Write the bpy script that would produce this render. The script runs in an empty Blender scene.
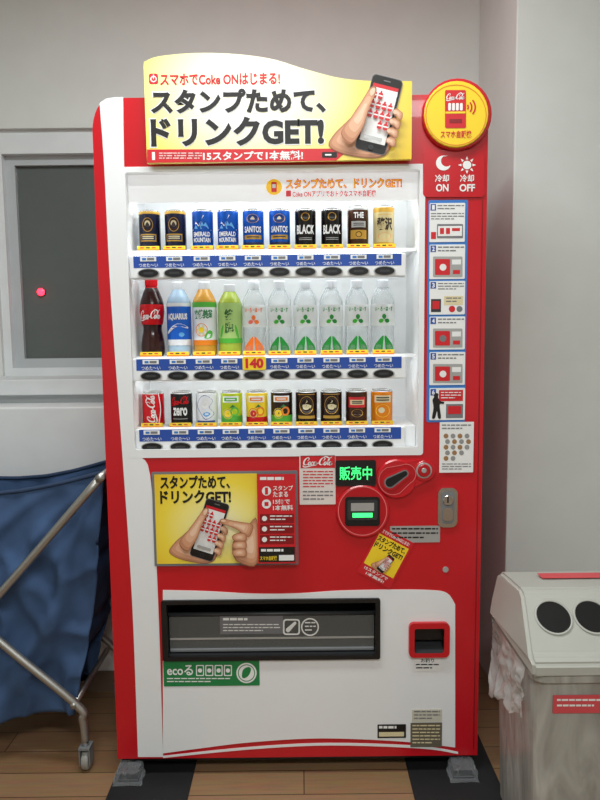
import bpy, bmesh, math, random
from mathutils import Vector, Matrix, noise
random.seed(4)
S = bpy.context.scene
COL = S.collection
S.view_settings.view_transform = 'Standard'
PI = math.pi
# ------------------------------------------------------------------ camera
FPX = 670.0; PITCH = math.radians(5.8); ROLL = math.radians(0.6); H = 1.248; F = 1.78
_fw = Vector((0, math.cos(PITCH), -math.sin(PITCH)))
_u = Vector((0, math.sin(PITCH), math.cos(PITCH))); _r = Vector((1, 0, 0))
UP = _u*math.cos(ROLL) + _r*math.sin(ROLL)
RT = _r*math.cos(ROLL) - _u*math.sin(ROLL)
cd = bpy.data.cameras.new('camera'); cam = bpy.data.objects.new('camera', cd); COL.objects.link(cam)
m = Matrix((RT, UP, -_fw)).transposed().to_4x4(); m.translation = (0, 0, H); cam.matrix_world = m
cd.sensor_fit = 'VERTICAL'; cd.sensor_height = 24; cd.sensor_width = 18; cd.lens = FPX/800*24; cd.clip_start = .02
S.camera = cam
def q(px, py, Y=F):
    d = _fw*FPX + RT*(px-300) + UP*(400-py)
    t = Y/d.y
    return (d.x*t, H + d.z*t)
def qf(px, py):                      # point on the floor
    d = _fw*FPX + RT*(px-300) + UP*(400-py)
    t = -H/d.z
    return (d.x*t, d.y*t)
def rect(x0, y0, x1, y1, Y=F):       # world x0,x1,z0,z1 of a photo rectangle lying in plane Y
    cx, cy = (x0+x1)/2, (y0+y1)/2
    return q(x0, cy, Y)[0], q(x1, cy, Y)[0], q(cx, y1, Y)[1], q(cx, y0, Y)[1]
# ------------------------------------------------------------------ materials
def lin(c): return tuple(((v/255)/12.92 if v/255 <= .04045 else ((v/255+.055)/1.055)**2.4) for v in c)
MATS = {}
def M(name, rgb=None, rough=.45, metal=0, emit=0, spec=.5, vary=.03, coat=0):
    if name in MATS: return MATS[name]
    mt = bpy.data.materials.new(name); mt.use_nodes = True
    nt = mt.node_tree; b = nt.nodes['Principled BSDF']; c = lin(rgb)
    b.inputs['Roughness'].default_value = rough; b.inputs['Metallic'].default_value = metal
    b.inputs['Specular IOR Level'].default_value = spec
    b.inputs['Coat Weight'].default_value = coat
    tc = nt.nodes.new('ShaderNodeTexCoord'); n = nt.nodes.new('ShaderNodeTexNoise'); n.inputs['Scale'].default_value = 9
    nt.links.new(tc.outputs['Object'], n.inputs['Vector'])
    r = nt.nodes.new('ShaderNodeValToRGB'); r.color_ramp.elements[0].position = .3; r.color_ramp.elements[1].position = .7
    r.color_ramp.elements[0].color = (*[v*(1-vary) for v in c], 1); r.color_ramp.elements[1].color = (*[min(1, v*(1+vary)) for v in c], 1)
    nt.links.new(n.outputs['Fac'], r.inputs['Fac']); nt.links.new(r.outputs['Color'], b.inputs['Base Color'])
    if emit:
        b.inputs['Emission Color'].default_value = (*c, 1); b.inputs['Emission Strength'].default_value = emit
    MATS[name] = mt; return mt
def glow_mat(name, cx, cz, sx, sz, stops, rough=.35):      # radial colour gradient in the sheet's own coordinates
    mt = bpy.data.materials.new(name); mt.use_nodes = True; nt = mt.node_tree; b = nt.nodes['Principled BSDF']
    b.inputs['Roughness'].default_value = rough
    tc = nt.nodes.new('ShaderNodeTexCoord'); mp = nt.nodes.new('ShaderNodeMapping'); mp.vector_type = 'POINT'
    mp.inputs['Location'].default_value = (-cx*sx, 0, -cz*sz); mp.inputs['Scale'].default_value = (sx, 0, sz)
    ln_ = nt.nodes.new('ShaderNodeVectorMath'); ln_.operation = 'LENGTH'; r = nt.nodes.new('ShaderNodeValToRGB')
    nt.links.new(tc.outputs['Generated'], mp.inputs[0]); nt.links.new(mp.outputs[0], ln_.inputs[0]); nt.links.new(ln_.outputs['Value'], r.inputs['Fac'])
    el = r.color_ramp.elements
    for i, (p, c) in enumerate(stops):
        e = el[i] if i < 2 else el.new(p)
        e.position = p; e.color = (*lin(c), 1)
    nt.links.new(r.outputs['Color'], b.inputs['Base Color']); MATS[name] = mt; return mt
def clear_mat(name, rgb, clear, rough=.05, gloss=1.0, edge=None):
    mt = bpy.data.materials.new(name); mt.use_nodes = True; nt = mt.node_tree; b = nt.nodes['Principled BSDF']
    b.inputs['Base Color'].default_value = (*lin(rgb), 1); b.inputs['Roughness'].default_value = rough
    b.inputs['Specular IOR Level'].default_value = .5*gloss
    t = nt.nodes.new('ShaderNodeBsdfTransparent'); mx = nt.nodes.new('ShaderNodeMixShader')
    mr = nt.nodes.new('ShaderNodeMapRange')
    if edge is None:
        n = nt.nodes.new('ShaderNodeTexNoise'); n.inputs['Scale'].default_value = 14
        mr.inputs['To Min'].default_value = max(0, clear-.04); mr.inputs['To Max'].default_value = min(1, clear+.04)
        nt.links.new(n.outputs['Fac'], mr.inputs['Value'])
    else:                                # thicker looking towards the silhouette, as a curved clear wall is
        n = nt.nodes.new('ShaderNodeLayerWeight'); n.inputs['Blend'].default_value = .35
        mr.inputs['To Min'].default_value = clear; mr.inputs['To Max'].default_value = edge
        nt.links.new(n.outputs['Facing'], mr.inputs['Value'])
    nt.links.new(mr.outputs[0], mx.inputs[0])
    nt.links.new(b.outputs[0], mx.inputs[1]); nt.links.new(t.outputs[0], mx.inputs[2])
    nt.links.new(mx.outputs[0], nt.nodes['Material Output'].inputs[0]); MATS[name] = mt; return mt
RED = M('red_enamel', (200, 18, 32), .28, coat=.2)
DRED = M('dark_red', (140, 12, 22), .35)
PRED = M('print_red', (210, 30, 40), .4, vary=.01)
WHITE = M('white_print', (240, 240, 238), .38, vary=.01)
WPAN = M('white_panel', (238, 239, 240), .3, vary=.01)
INNER = M('white_interior', (240, 241, 241), .5, vary=.01)
BLACK = M('black_plastic', (16, 16, 18), .4)
INK = M('black_ink', (20, 16, 14), .45)
GINK = M('grey_ink', (120, 120, 124), .5)
GREY = M('grey_plastic', (120, 122, 124), .45)
DGREY = M('dark_grey', (52, 53, 55), .4)
SILV = M('silver_label', (178, 178, 176), .35, metal=.3)
CHROME = M('chrome', (205, 205, 205), .18, metal=1)
STEEL = M('steel_tube', (176, 174, 168), .38, metal=.85)
YEL = M('print_yellow', (250, 214, 44), .4, vary=.01)
ORG = M('print_orange', (236, 132, 24), .4)
BLUE = M('rail_blue', (38, 78, 166), .35)
LBLUE = M('panel_blue', (52, 122, 202), .4)
NAVY = M('navy', (24, 34, 74), .35)
GREEN = M('print_green', (30, 130, 70), .4)
LEAF = M('leaf_green', (82, 184, 60), .4)
LED = M('green_led', (60, 235, 120), .4, emit=1.6)
SK = [M('skin_print_%s' % n_, c_, .42) for n_, c_ in (('edge', (164, 106, 76)), ('shade', (194, 134, 100)), ('mid', (214, 156, 120)), ('light', (228, 178, 144)), ('bright', (240, 200, 170)))]
GOLD = M('gold', (206, 160, 62), .3, metal=.4)
CREAM = M('cream', (226, 212, 170), .4)
BROWN = M('coffee_brown', (44, 26, 20), .35)
COLA = M('cola', (48, 14, 10), .15)
# ------------------------------------------------------------------ 2D helpers
_cache = {}
def to_mesh_data(cu):
    ob = bpy.data.objects.new('tmp', cu)
    COL.objects.link(ob)
    dg = bpy.context.evaluated_depsgraph_get(); dg.update()
    oe = ob.evaluated_get(dg); me = oe.to_mesh()
    vs = [tuple(v.co) for v in me.vertices]; fs = [tuple(p.vertices) for p in me.polygons]
    oe.to_mesh_clear(); bpy.data.objects.remove(ob); bpy.data.curves.remove(cu)
    return vs, fs
def smooth(pts, n=5, closed=True):
    out = []; N = len(pts)
    rng = range(N) if closed else range(N-1)
    for i in rng:
        g = (lambda k: pts[k % N]) if closed else (lambda k: pts[max(0, min(N-1, k))])
        p0, p1, p2, p3 = g(i-1), g(i), g(i+1), g(i+2)
        for j in range(n):
            t = j/n
            out.append(tuple(.5*((2*p1[k]) + (-p0[k]+p2[k])*t + (2*p0[k]-5*p1[k]+4*p2[k]-p3[k])*t*t + (-p0[k]+3*p1[k]-3*p2[k]+p3[k])*t**3) for k in range(len(p1))))
    if not closed: out.append(tuple(pts[-1]))
    return out
def script_logo():                     # flowing joined script drawn as pen strokes (x, y, width)
    A = .40; t = .13
    def o(x): return [(x+.36+.36*math.cos(a), .62+.56*math.sin(a), A*(.55+.5*abs(math.cos(a)))) for a in [PI*.5+2*PI*i/14 for i in range(15)]]
    def link(x, y0=.95): return [(x, y0, t), (x+.25, .82, t), (x+.5, 1.0, t)]
    strokes = [
        [(1.35, 1.55, t), (1.62, 1.75, t*1.4), (1.8, 2.2, A*.7), (1.55, 2.62, t*1.6), (1.05, 2.6, A*.6), (.5, 2.1, A*1.1), (.22, 1.3, A*1.35), (.38, .55, A*1.15), (.9, .15, A*.6), (1.5, .35, t*1.3), (1.95, .85, t)],
        [(.55, .25, t), (.2, -.2, A*.5), (.9, -.55, A*.8), (2.2, -.42, A*.8), (3.6, -.12, A*.5), (4.9, -.1, t)],
        o(1.95), link(2.55),
        [(3.58, .98, A*.9), (3.45, 1.2, t*1.6), (3.15, 1.05, A*.7), (2.98, .6, A), (3.15, .14, A*.6), (3.5, .2, t*1.2), (3.9, .6, t)],
        o(3.85), [(4.55, 1.22, A*.8), (4.5, .6, A*.95), (4.58, .15, A*.6), (4.85, .2, t), (5.15, .65, t)],
        [(5.05, .62, A*.9), (5.5, .74, A*.9)],
        [(7.0, 1.5, t), (7.3, 1.75, t*1.4), (7.45, 2.2, A*.7), (7.2, 2.62, t*1.6), (6.7, 2.6, A*.6), (6.1, 2.1, A*1.1), (5.82, 1.3, A*1.35), (5.98, .55, A*1.15), (6.5, .15, A*.6), (7.1, .35, t*1.3), (7.55, .85, t)],
        [(6.7, 2.65, t), (7.2, 3.0, A*.6), (8.0, 2.85, A*.9), (8.7, 2.55, A*.7), (9.3, 2.6, A*.5), (9.8, 3.0, t)],
        o(7.55), link(8.15),
        [(8.5, .85, t), (8.9, 1.5, t*1.2), (9.12, 2.1, A*.6), (9.0, 2.45, t*1.5), (8.78, 2.1, A*.8), (8.72, .9, A), (8.82, .2, A*.7), (9.1, .22, t), (9.4, .6, t)],
        o(9.3), [(10.0, 1.22, A*.8), (9.95, .6, A*.95), (10.03, .15, A*.6), (10.3, .2, t), (10.65, .7, t)]]
    vs = []; fs = []
    for st in strokes:
        P_ = smooth(st, 3, False); k0 = len(vs)
        for i, (x, y, w) in enumerate(P_):
            ax, ay = P_[max(0, i-1)][:2]; bx, by = P_[min(len(P_)-1, i+1)][:2]
            L = math.hypot(bx-ax, by-ay) or 1; nx, ny = -(by-ay)/L, (bx-ax)/L
            vs += [(x+nx*w*.56, y+ny*w*.56), (x-nx*w*.56, y-ny*w*.56)]
        for i in range(len(P_)-1): fs.append((k0+2*i, k0+2*i+1, k0+2*i+3, k0+2*i+2))
    return vs, fs
def text_data(s, bold):
    k = (s, bold)
    if k not in _cache:
        if s == 'Coca-Cola': _cache[k] = script_logo(); return _cache[k]
        cu = bpy.data.curves.new('t', 'FONT'); cu.body = s; cu.size = 1; cu.offset = bold; cu.resolution_u = 3
        cu.fill_mode = 'FRONT'
        _cache[k] = to_mesh_data(cu)
    return _cache[k]
def fill_data(loops, ext=0):
    cu = bpy.data.curves.new('c', 'CURVE'); cu.dimensions = '2D'; cu.fill_mode = 'BOTH' if ext else 'FRONT'; cu.extrude = ext
    for lp in loops:
        sp = cu.splines.new('POLY'); sp.points.add(len(lp)-1); sp.use_cyclic_u = True
        for i, p in enumerate(lp): sp.points[i].co = (p[0], p[1], 0, 1)
    return to_mesh_data(cu)
def rr(x0, y0, x1, y1, r, n=4):
    pts = []
    for cx, cy, a in ((x1-r, y1-r, 0), (x0+r, y1-r, 90), (x0+r, y0+r, 180), (x1-r, y0+r, 270)):
        for i in range(n+1):
            t = math.radians(a+90*i/n); pts.append((cx+r*math.cos(t), cy+r*math.sin(t)))
    return pts
def ell(cx, cy, rx, ry=None, n=28):
    ry = rx if ry is None else ry
    return [(cx+rx*math.cos(2*PI*i/n), cy+ry*math.sin(2*PI*i/n)) for i in range(n)]
def rot(pts, cx, cy, deg, s=1, mirror=False):   # photo coordinates, clockwise
    a = math.radians(deg); c, sn = math.cos(a), math.sin(a)
    o = []
    for x, y in pts:
        if mirror: x = -x
        o.append((cx+s*(x*c-y*sn), cy+s*(x*sn+y*c)))
    return o
# ------------------------------------------------------------------ mesh builder
class B:
    def __init__(s): s.v = []; s.f = []; s.m = []; s.sm = []; s.mats = []
    def add(s, vs, fs, mat, sm=False):
        if mat not in s.mats: s.mats.append(mat)
        k = len(s.v); i = s.mats.index(mat); s.v += [tuple(v) for v in vs]
        for f in fs: s.f.append(tuple(a+k for a in f)); s.m.append(i); s.sm.append(sm)
        return s
    def bm(s, bm, mat, sm=False):
        bm.verts.index_update()
        s.add([v.co for v in bm.verts], [[v.index for v in f.verts] for f in bm.faces], mat, sm); bm.free(); return s
    def box(s, x0, x1, y0, y1, z0, z1, mat, bev=0, seg=2):
        bm = bmesh.new(); bmesh.ops.create_cube(bm, size=1)
        for v in bm.verts: v.co = ((x0+x1)/2+v.co.x*(x1-x0), (y0+y1)/2+v.co.y*(y1-y0), (z0+z1)/2+v.co.z*(z1-z0))
        if bev: bmesh.ops.bevel(bm, geom=bm.edges[:], offset=bev, segments=seg, affect='EDGES', profile=.5)
        return s.bm(bm, mat, False)
    def shape(s, loops, y, mat, t=0):                  # world (x,z) loops
        vs, fs = fill_data(loops, t/2)
        return s.add([(v[0], y + t/2 - v[2], v[1]) for v in vs], fs, mat)
    def ps(s, loops, y, mat, t=0):                     # photo loops on plane y
        return s.shape([[q(a, b, y) for a, b in lp] for lp in loops], y, mat, t)
    def pr(s, x0, y0, x1, y1, y, mat, t=0, r=0):
        a, b, c, d = rect(x0, y0, x1, y1, y)
        if r:
            rw = abs(b-a)/max(1e-6, abs(x1-x0))*r
            return s.shape([rr(a, c, b, d, rw)], y, mat, t)
        if t: return s.box(a, b, y, y+t, c, d, mat)
        return s.add([(a, y, c), (b, y, c), (b, y, d), (a, y, d)], [(0, 1, 2, 3)], mat)
    def txt(s, st, x0, y0, x1, y1, y, mat, bold=.015, shear=0):
        a, b, c, d = rect(x0, y0, x1, y1, y)
        return s.wtxt(st, a, b, c, d, y, mat, bold, shear)
    def wtxt(s, st, a, b, c, d, y, mat, bold=.015, shear=0, bend=None, vert=False):
        vs, fs = text_data(st, bold)
        if not vs: return s
        vs = [(v[0]+shear*v[1], v[1]) for v in vs]
        if vert: vs = [(-v[1], v[0]) for v in vs]
        mx, Mx = min(v[0] for v in vs), max(v[0] for v in vs); my, My = min(v[1] for v in vs), max(v[1] for v in vs)
        o = []
        for v in vs:
            X = a+(v[0]-mx)/(Mx-mx)*(b-a); Z = c+(v[1]-my)/max(1e-6, My-my)*(d-c)
            if bend: o.append((bend*math.sin(X/bend), -bend*math.cos(X/bend), Z))
            else: o.append((X, y, Z))
        return s.add(o, fs, mat)
    def rtxt(s, st, cx, cy, w, h, deg, y, mat, bold=.015):   # rotated printed text, photo coordinates
        vs, fs = text_data(st, bold)
        if not vs: return s
        mx, Mx = min(v[0] for v in vs), max(v[0] for v in vs); my, My = min(v[1] for v in vs), max(v[1] for v in vs)
        pts = [((v[0]-mx)/(Mx-mx)*w-w/2, h/2-(v[1]-my)/(My-my)*h) for v in vs]
        pts = rot(pts, cx, cy, deg)
        o = []
        for p in pts: X, Z = q(p[0], p[1], y); o.append((X, y, Z))
        return s.add(o, fs, mat)
    def marks(s, x0, y0, x1, y1, n, y, mat, frac=.35):
        h = (y1-y0)/n
        for i in range(n):
            a = x0
            e = x1 if i < n-1 else x0+(x1-x0)*.7
            while a < e-.5:
                w = random.uniform(2.5, 7); s.pr(a, y0+i*h, min(a+w, e), y0+i*h+h*frac, y, mat); a += w+.9
        return s
    def bshape(s, pts, r, mat):                        # polygon of (x,z) bent round a can of radius r
        vs, fs = fill_data([pts]); return s.add([(r*math.sin(v[0]/r), -r*math.cos(v[0]/r), v[1]) for v in vs], fs, mat)
    def patch(s, x0, x1, z0, z1, r, mat, n=8):
        vs = []; fs = []
        for i in range(n+1):
            a = (x0+(x1-x0)*i/n)/r; vs += [(r*math.sin(a), -r*math.cos(a), z0), (r*math.sin(a), -r*math.cos(a), z1)]
        for i in range(n): fs.append((2*i, 2*i+2, 2*i+3, 2*i+1))
        return s.add(vs, fs, mat, True)
    def lathe(s, prof, mats, n=28, cx=0, cy=0, z=0, axis='Z', sm=True):
        if not isinstance(mats, list): mats = [mats]*(len(prof)-1)
        def P(r, h, a):
            if axis == 'Z': return (cx+r*math.cos(a), cy+r*math.sin(a), z+h)
            return (cx+r*math.cos(a), cy-h, z+r*math.sin(a))    # axis towards the viewer
        for k in range(len(prof)-1):
            (r0, h0), (r1, h1) = prof[k], prof[k+1]; vs = []; fs = []
            for i in range(n):
                a = 2*PI*i/n; vs += [P(r0, h0, a), P(r1, h1, a)]
            for i in range(n):
                j = (i+1) % n
                f = (2*i, 2*j, 2*j+1, 2*i+1); fs.append(f)
            s.add(vs, fs, mats[k], sm)
        return s
    def disc(s, cx, cy, r, y, t, mat, bev=.002, n=32):   # raised disc on the front; cx,cy photo; r in photo pixels
        X, Z = q(cx, cy, y); R = abs(q(cx+r, cy, y)[0]-X)
        return s.lathe([(R, 0), (R, t-bev), (R-bev, t), (0.0001, t)], mat, n, X, y, Z, 'Y', False)
    def tube(s, pts, r, mat, n=12):
        pts = [Vector(p) for p in pts]; vs = []; fs = []; pn = None
        for i, p in enumerate(pts):
            t = (pts[min(i+1, len(pts)-1)]-pts[max(i-1, 0)]).normalized()
            if pn is None: pn = t.orthogonal().normalized()
            pn = (pn - t*pn.dot(t)).normalized(); b = t.cross(pn)
            vs += [p + (pn*math.cos(2*PI*k/n)+b*math.sin(2*PI*k/n))*r for k in range(n)]
        for i in range(len(pts)-1):
            for k in range(n): fs.append((i*n+k, i*n+(k+1) % n, (i+1)*n+(k+1) % n, (i+1)*n+k))
        fs.append(tuple(range(n))[::-1]); fs.append(tuple((len(pts)-1)*n+k for k in range(n)))
        return s.add(vs, fs, mat, True)
    def build(s, name, parent=None, org=(0, 0, 0), fix=True):
        me = bpy.data.meshes.new(name)
        me.from_pydata([(v[0]-org[0], v[1]-org[1], v[2]-org[2]) for v in s.v], [], s.f)
        for mt in s.mats: me.materials.append(mt)
        for p, i, k in zip(me.polygons, s.m, s.sm): p.material_index = i; p.use_smooth = k
        me.update()
        o = bpy.data.objects.new(name, me); COL.objects.link(o)
        if parent: o.parent = parent
        else: o.location = org
        return o
def thing(name, label, cat, loc=(0, 0, 0), group=None):
    o = bpy.data.objects.new(name, None); COL.objects.link(o); o.location = loc; o.empty_display_size = .05
    o['label'] = label; o['category'] = cat
    if group: o['group'] = group
    return o
def tag(o, label, cat, group=None):
    o['label'] = label; o['category'] = cat
    if group: o['group'] = group
    return o
def struct(b, name, parent=None):
    o = b.build(name, parent)
    if not parent: o['kind'] = 'structure'
    return o
# ================================================================== ROOM
def wall_mat(name, rgb):
    mt = M(name, rgb, .85, vary=.02); nt = mt.node_tree; b = nt.nodes['Principled BSDF']
    n = nt.nodes.new('ShaderNodeTexNoise'); n.inputs['Scale'].default_value = 160
    bp = nt.nodes.new('ShaderNodeBump'); bp.inputs['Strength'].default_value = .06
    nt.links.new(n.outputs['Fac'], bp.inputs['Height']); nt.links.new(bp.outputs[0], b.inputs['Normal']); return mt
WALL = wall_mat('painted_wall', (220, 224, 220))
WALLW = wall_mat('white_wall', (230, 232, 230))
def floor_mat():
    mt = bpy.data.materials.new('wood_floor'); mt.use_nodes = True; nt = mt.node_tree; b = nt.nodes['Principled BSDF']
    tc = nt.nodes.new('ShaderNodeTexCoord'); mp = nt.nodes.new('ShaderNodeMapping'); br = nt.nodes.new('ShaderNodeTexBrick')
    nt.links.new(tc.outputs['Object'], mp.inputs[0]); nt.links.new(mp.outputs[0], br.inputs['Vector'])
    br.inputs['Scale'].default_value = 1; br.inputs['Brick Width'].default_value = .9; br.inputs['Row Height'].default_value = .1
    br.inputs['Mortar Size'].default_value = .0015; br.inputs['Color1'].default_value = (*lin((170, 132, 96)), 1)
    br.inputs['Color2'].default_value = (*lin((150, 112, 78)), 1); br.inputs['Mortar'].default_value = (*lin((74, 52, 36)), 1)
    n = nt.nodes.new('ShaderNodeTexNoise'); n.inputs['Scale'].default_value = 3; n.inputs['Detail'].default_value = 6
    m2 = nt.nodes.new('ShaderNodeMapping'); m2.inputs['Scale'].default_value = (3, 40, 1)
    nt.links.new(tc.outputs['Object'], m2.inputs[0]); nt.links.new(m2.outputs[0], n.inputs['Vector'])
    mx = nt.nodes.new('ShaderNodeMix'); mx.data_type = 'RGBA'; mx.blend_type = 'MULTIPLY'; mx.inputs[0].default_value = .5
    nt.links.new(br.outputs['Color'], mx.inputs[6]); nt.links.new(n.outputs['Color'], mx.inputs[7])
    g = nt.nodes.new('ShaderNodeGamma'); g.inputs[1].default_value = .95
    nt.links.new(mx.outputs[2], g.inputs[0]); nt.links.new(g.outputs[0], b.inputs['Base Color'])
    b.inputs['Roughness'].default_value = .38; return mt
BW = 2.55
struct(B().box(-2.6, 2.4, -2.2, 3.4, -.06, 0, floor_mat()), 'floor')
struct(B().box(-2.6, 2.4, -2.2, 3.4, 2.62, 2.68, WALLW), 'ceiling')
wx0 = q(-4, 250, BW)[0]; wx1 = wx0+1.25; wz1 = q(50, 128, BW)[1]; wz0 = q(50, 376, BW)[1]
bw = B(); bw.shape([[(-2.6, 0), (2.4, 0), (2.4, 2.62), (-2.6, 2.62)], [(wx0, wz0), (wx1, wz0), (wx1, wz1), (wx0, wz1)]], BW, WALL, .14)
struct(bw, 'wall_back')
struct(B().box(-2.66, -2.6, -2.2, 2.55, 0, 2.62, WALL), 'wall_left')
struct(B().box(2.4, 2.46, -2.2, 2.55, 0, 2.62, WALL), 'wall_right')
struct(B().box(-2.6, 2.4, -2.26, -2.2, 0, 2.62, WALL), 'wall_front')
cxl = q(511, 300, 2.12)[0]
struct(B().box(cxl, 2.4, 2.12, BW, 0, 2.62, WALL, .004), 'wall_column')
struct(B().box(-2.6, 2.4, 3.3, 3.36, 0, 2.62, M('night_wall', (120, 124, 118), .8)), 'wall_outside')
# window: white outer frame, aluminium sash, grey pane
FR = M('window_white', (226, 231, 232), .4); ALU = M('window_aluminium', (190, 196, 198), .35, metal=.1)
w = B(); fwid = .085
w.shape([[(wx0, wz0), (wx1, wz0), (wx1, wz1), (wx0, wz1)], [(wx0+.03, wz0+.03), (wx1-.03, wz0+.03), (wx1-.03, wz1-fwid), (wx0+.03, wz1-fwid)]], BW+.02, FR, .10)
win = struct(w, 'window_1')
w = B(); a0, a1, c0, c1 = wx0+.03, wx1-.03, wz0+.03, wz1-fwid; sw = .035
w.shape([[(a0, c0), (a1, c0), (a1, c1), (a0, c1)], [(a0+sw, c0+sw), ((a0+a1)/2-.02, c0+sw), ((a0+a1)/2-.02, c1-sw), (a0+sw, c1-sw)], [((a0+a1)/2+.02, c0+sw), (a1-sw, c0+sw), (a1-sw, c1-sw), ((a0+a1)/2+.02, c1-sw)]], BW+.05, ALU, .04)
w.build('sash', win)
yp_ = BW+.068
B().box(a0+.01, a1-.01, yp_, yp_+.004, c0+.01, c1-.01, clear_mat('dusk_glass', (106, 112, 110), .2, .12)).build('pane', win)
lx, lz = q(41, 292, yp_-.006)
spot = B(); spot.lathe([(.017, 0), (.017, .004), (.0145, .006), (.0001, .006)], DGREY, 20, 0, 0, 0, 'Y'); spot.lathe([(.0145, .006), (.013, .012), (.007, .016), (.0001, .017)], M('red_glow', (255, 36, 56), .3, emit=7), 20, 0, 0, 0, 'Y')
lo = spot.build('glow_spot'); lo.location = (lx, yp_-.0003, lz)  # small glowing red dome seated on the pane
tag(lo, 'small glowing red spot on the dark window pane', 'spot')
# sill and boxed lower wall
zbox = q(50, 407, 2.25)[1]
struct(B().box(-2.6, .3, 2.36, BW-.001, 1.035, wz0, FR, .004), 'trim_1')
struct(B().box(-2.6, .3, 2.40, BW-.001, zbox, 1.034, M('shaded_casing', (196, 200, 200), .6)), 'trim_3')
struct(B().box(-2.6, .3, 2.25, BW-.001, 0, zbox, M('white_casing', (240, 243, 243), .45), .006), 'trim_2')
struct(B().box(-2.6, .3, 2.235, 2.249, 0, .07, M('skirting', (120, 100, 84), .5)), 'baseboard_back')
# ================================================================== VENDING MACHINE
XL = q(104.5, 430)[0]; XR = q(483, 430)[0]; ZT = q(300, 96)[1]; ZB = q(300, 757)[1]; XC = (XL+XR)/2
ORG_ = (XC, F+.35, 0.0)
VM = thing('vending_machine', 'tall red and white drinks vending machine with lit display of cans and bottles', 'vending machine', ORG_)
def part(b, name, parent=VM, label=None):
    o = b.build(name, parent, ORG_)
    if label: o['label'] = label
    return o
DD = .30
disp = rect(127, 168, 421, 452)                 # x0,x1,z0,z1
slot = rect(166, 601, 377, 656)
cup = rect(413, 626, 444, 652)
def R4(t): return [(t[0], t[2]), (t[1], t[2]), (t[1], t[3]), (t[0], t[3])]
def corner(cx, cz, rx, rz, a0_, a1_, n=8): return [(cx+rx*math.cos(math.radians(a0_+(a1_-a0_)*i/n)), cz+rz*math.sin(math.radians(a0_+(a1_-a0_)*i/n))) for i in range(n+1)]
outline = [(XL, ZB), (XR, ZB)] + corner(XR-.025, ZT-.025, .025, .025, 0, 90) + corner(XL+.05, ZT-.085, .05, .085, 90, 180)
door = B(); door.shape([outline, R4(disp), R4(slot), R4(cup)], F, RED, DD)
do = part(door, 'door')
bv = do.modifiers.new('bevel', 'BEVEL'); bv.width = .004; bv.segments = 2; bv.limit_method = 'ANGLE'; bv.angle_limit = math.radians(50)
part(B().box(XL+.004, XR-.004, F+DD, F+.70, ZB, ZT-.09, RED, .006).box(XL+.06, XR-.03, F+DD, F+.70, ZT-.10, ZT-.005, RED, .006), 'cabinet')
part(B().box(XL+.02, XR-.02, F+.02, F+.68, .035, ZB, BLACK), 'plinth')
part(B().box(XR-.013, XR-.010, F-.001, F+.003, ZB+.02, q(480, 200)[1], DRED), 'door_seam')
# interior lining of the display
x0, x1, z0, z1 = disp; yi = F+.235
li = B(); e = .002
li.box(x0, x1, yi, yi+.006, z0, z1, INNER); li.box(x0, x0+e, F+.004, yi, z0, z1, INNER); li.box(x1-e, x1, F+.004, yi, z0, z1, INNER)
li.box(x0, x1, F+.004, yi, z0, z0+e, INNER); li.box(x0, x1, F+.004, yi, z1-e, z1, INNER)
part(li, 'display_lining')
fr = B(); fr.shape([rr(x0-.012, z0-.012, x1+.008, z1+.006, .008), rr(x0+.008, z0+.01, x1-.006, z1-.008, .006)], F-.003, WPAN, .012)
part(fr, 'display_frame')
UNSEEN_GLOW = M('unseen_lamp', (246, 251, 253), .5, emit=7.5)
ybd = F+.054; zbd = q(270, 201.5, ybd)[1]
part(B().box(x0+.002, x1-.002, ybd, ybd+.004, zbd, z1-.002, M('glowing_board', (238, 239, 240), .5, emit=.4, vary=.01)), 'banner_board', label='white board with added glow')  # glow added to the board's material to lift it out of shade
part(B().box(x0+.02, x1-.02, ybd+.008, ybd+.030, zbd+.012, zbd+.022, UNSEEN_GLOW), 'unseen_lamp')
# --- white swoosh
sw = B(); Ls = smooth([(99.5, 103), (104, 165), (111, 300), (122, 450), (132, 600), (138, 757)], 6, False); Rs = smooth([(123, 97), (124, 165), (127, 300), (134, 440), (150, 475), (158, 600), (163, 757)], 6, False)
sw.ps([Ls+Rs[::-1]+[(116, 97), (106, 98.5)]], F-.0025, WPAN, .0025); part(sw, 'side_stripe', label='curved white stripe')
# --- white lower panel
lp = B(); bot = smooth([(455, 747), (400, 741), (320, 738), (250, 742), (200, 748), (163, 753)], 6, False)
top = smooth([(163, 590), (205, 591), (255, 593.5), (300, 593), (340, 590.5), (390, 589.5), (430, 590), (447, 593), (455, 604)], 5, False)
lp.shape([[q(*p) for p in bot+top], R4((slot[0]-.001, slot[1]+.001, slot[2]-.001, slot[3]+.001)), R4((cup[0]-.001, cup[1]+.001, cup[2]-.001, cup[3]+.001))], F-.002, WPAN, .002)
part(lp, 'lower_panel', label='white panel with wavy upper and lower edges')
st = B(); st.ps([smooth([(163, 756), (250, 747), (330, 743), (420, 746), (458, 752)], 5, False) + smooth([(458, 754), (420, 748.5), (330, 745.5), (250, 749.5), (163, 758)], 5, False)], F-.0012, WPAN, .001); part(st, 'lower_stripe')
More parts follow.
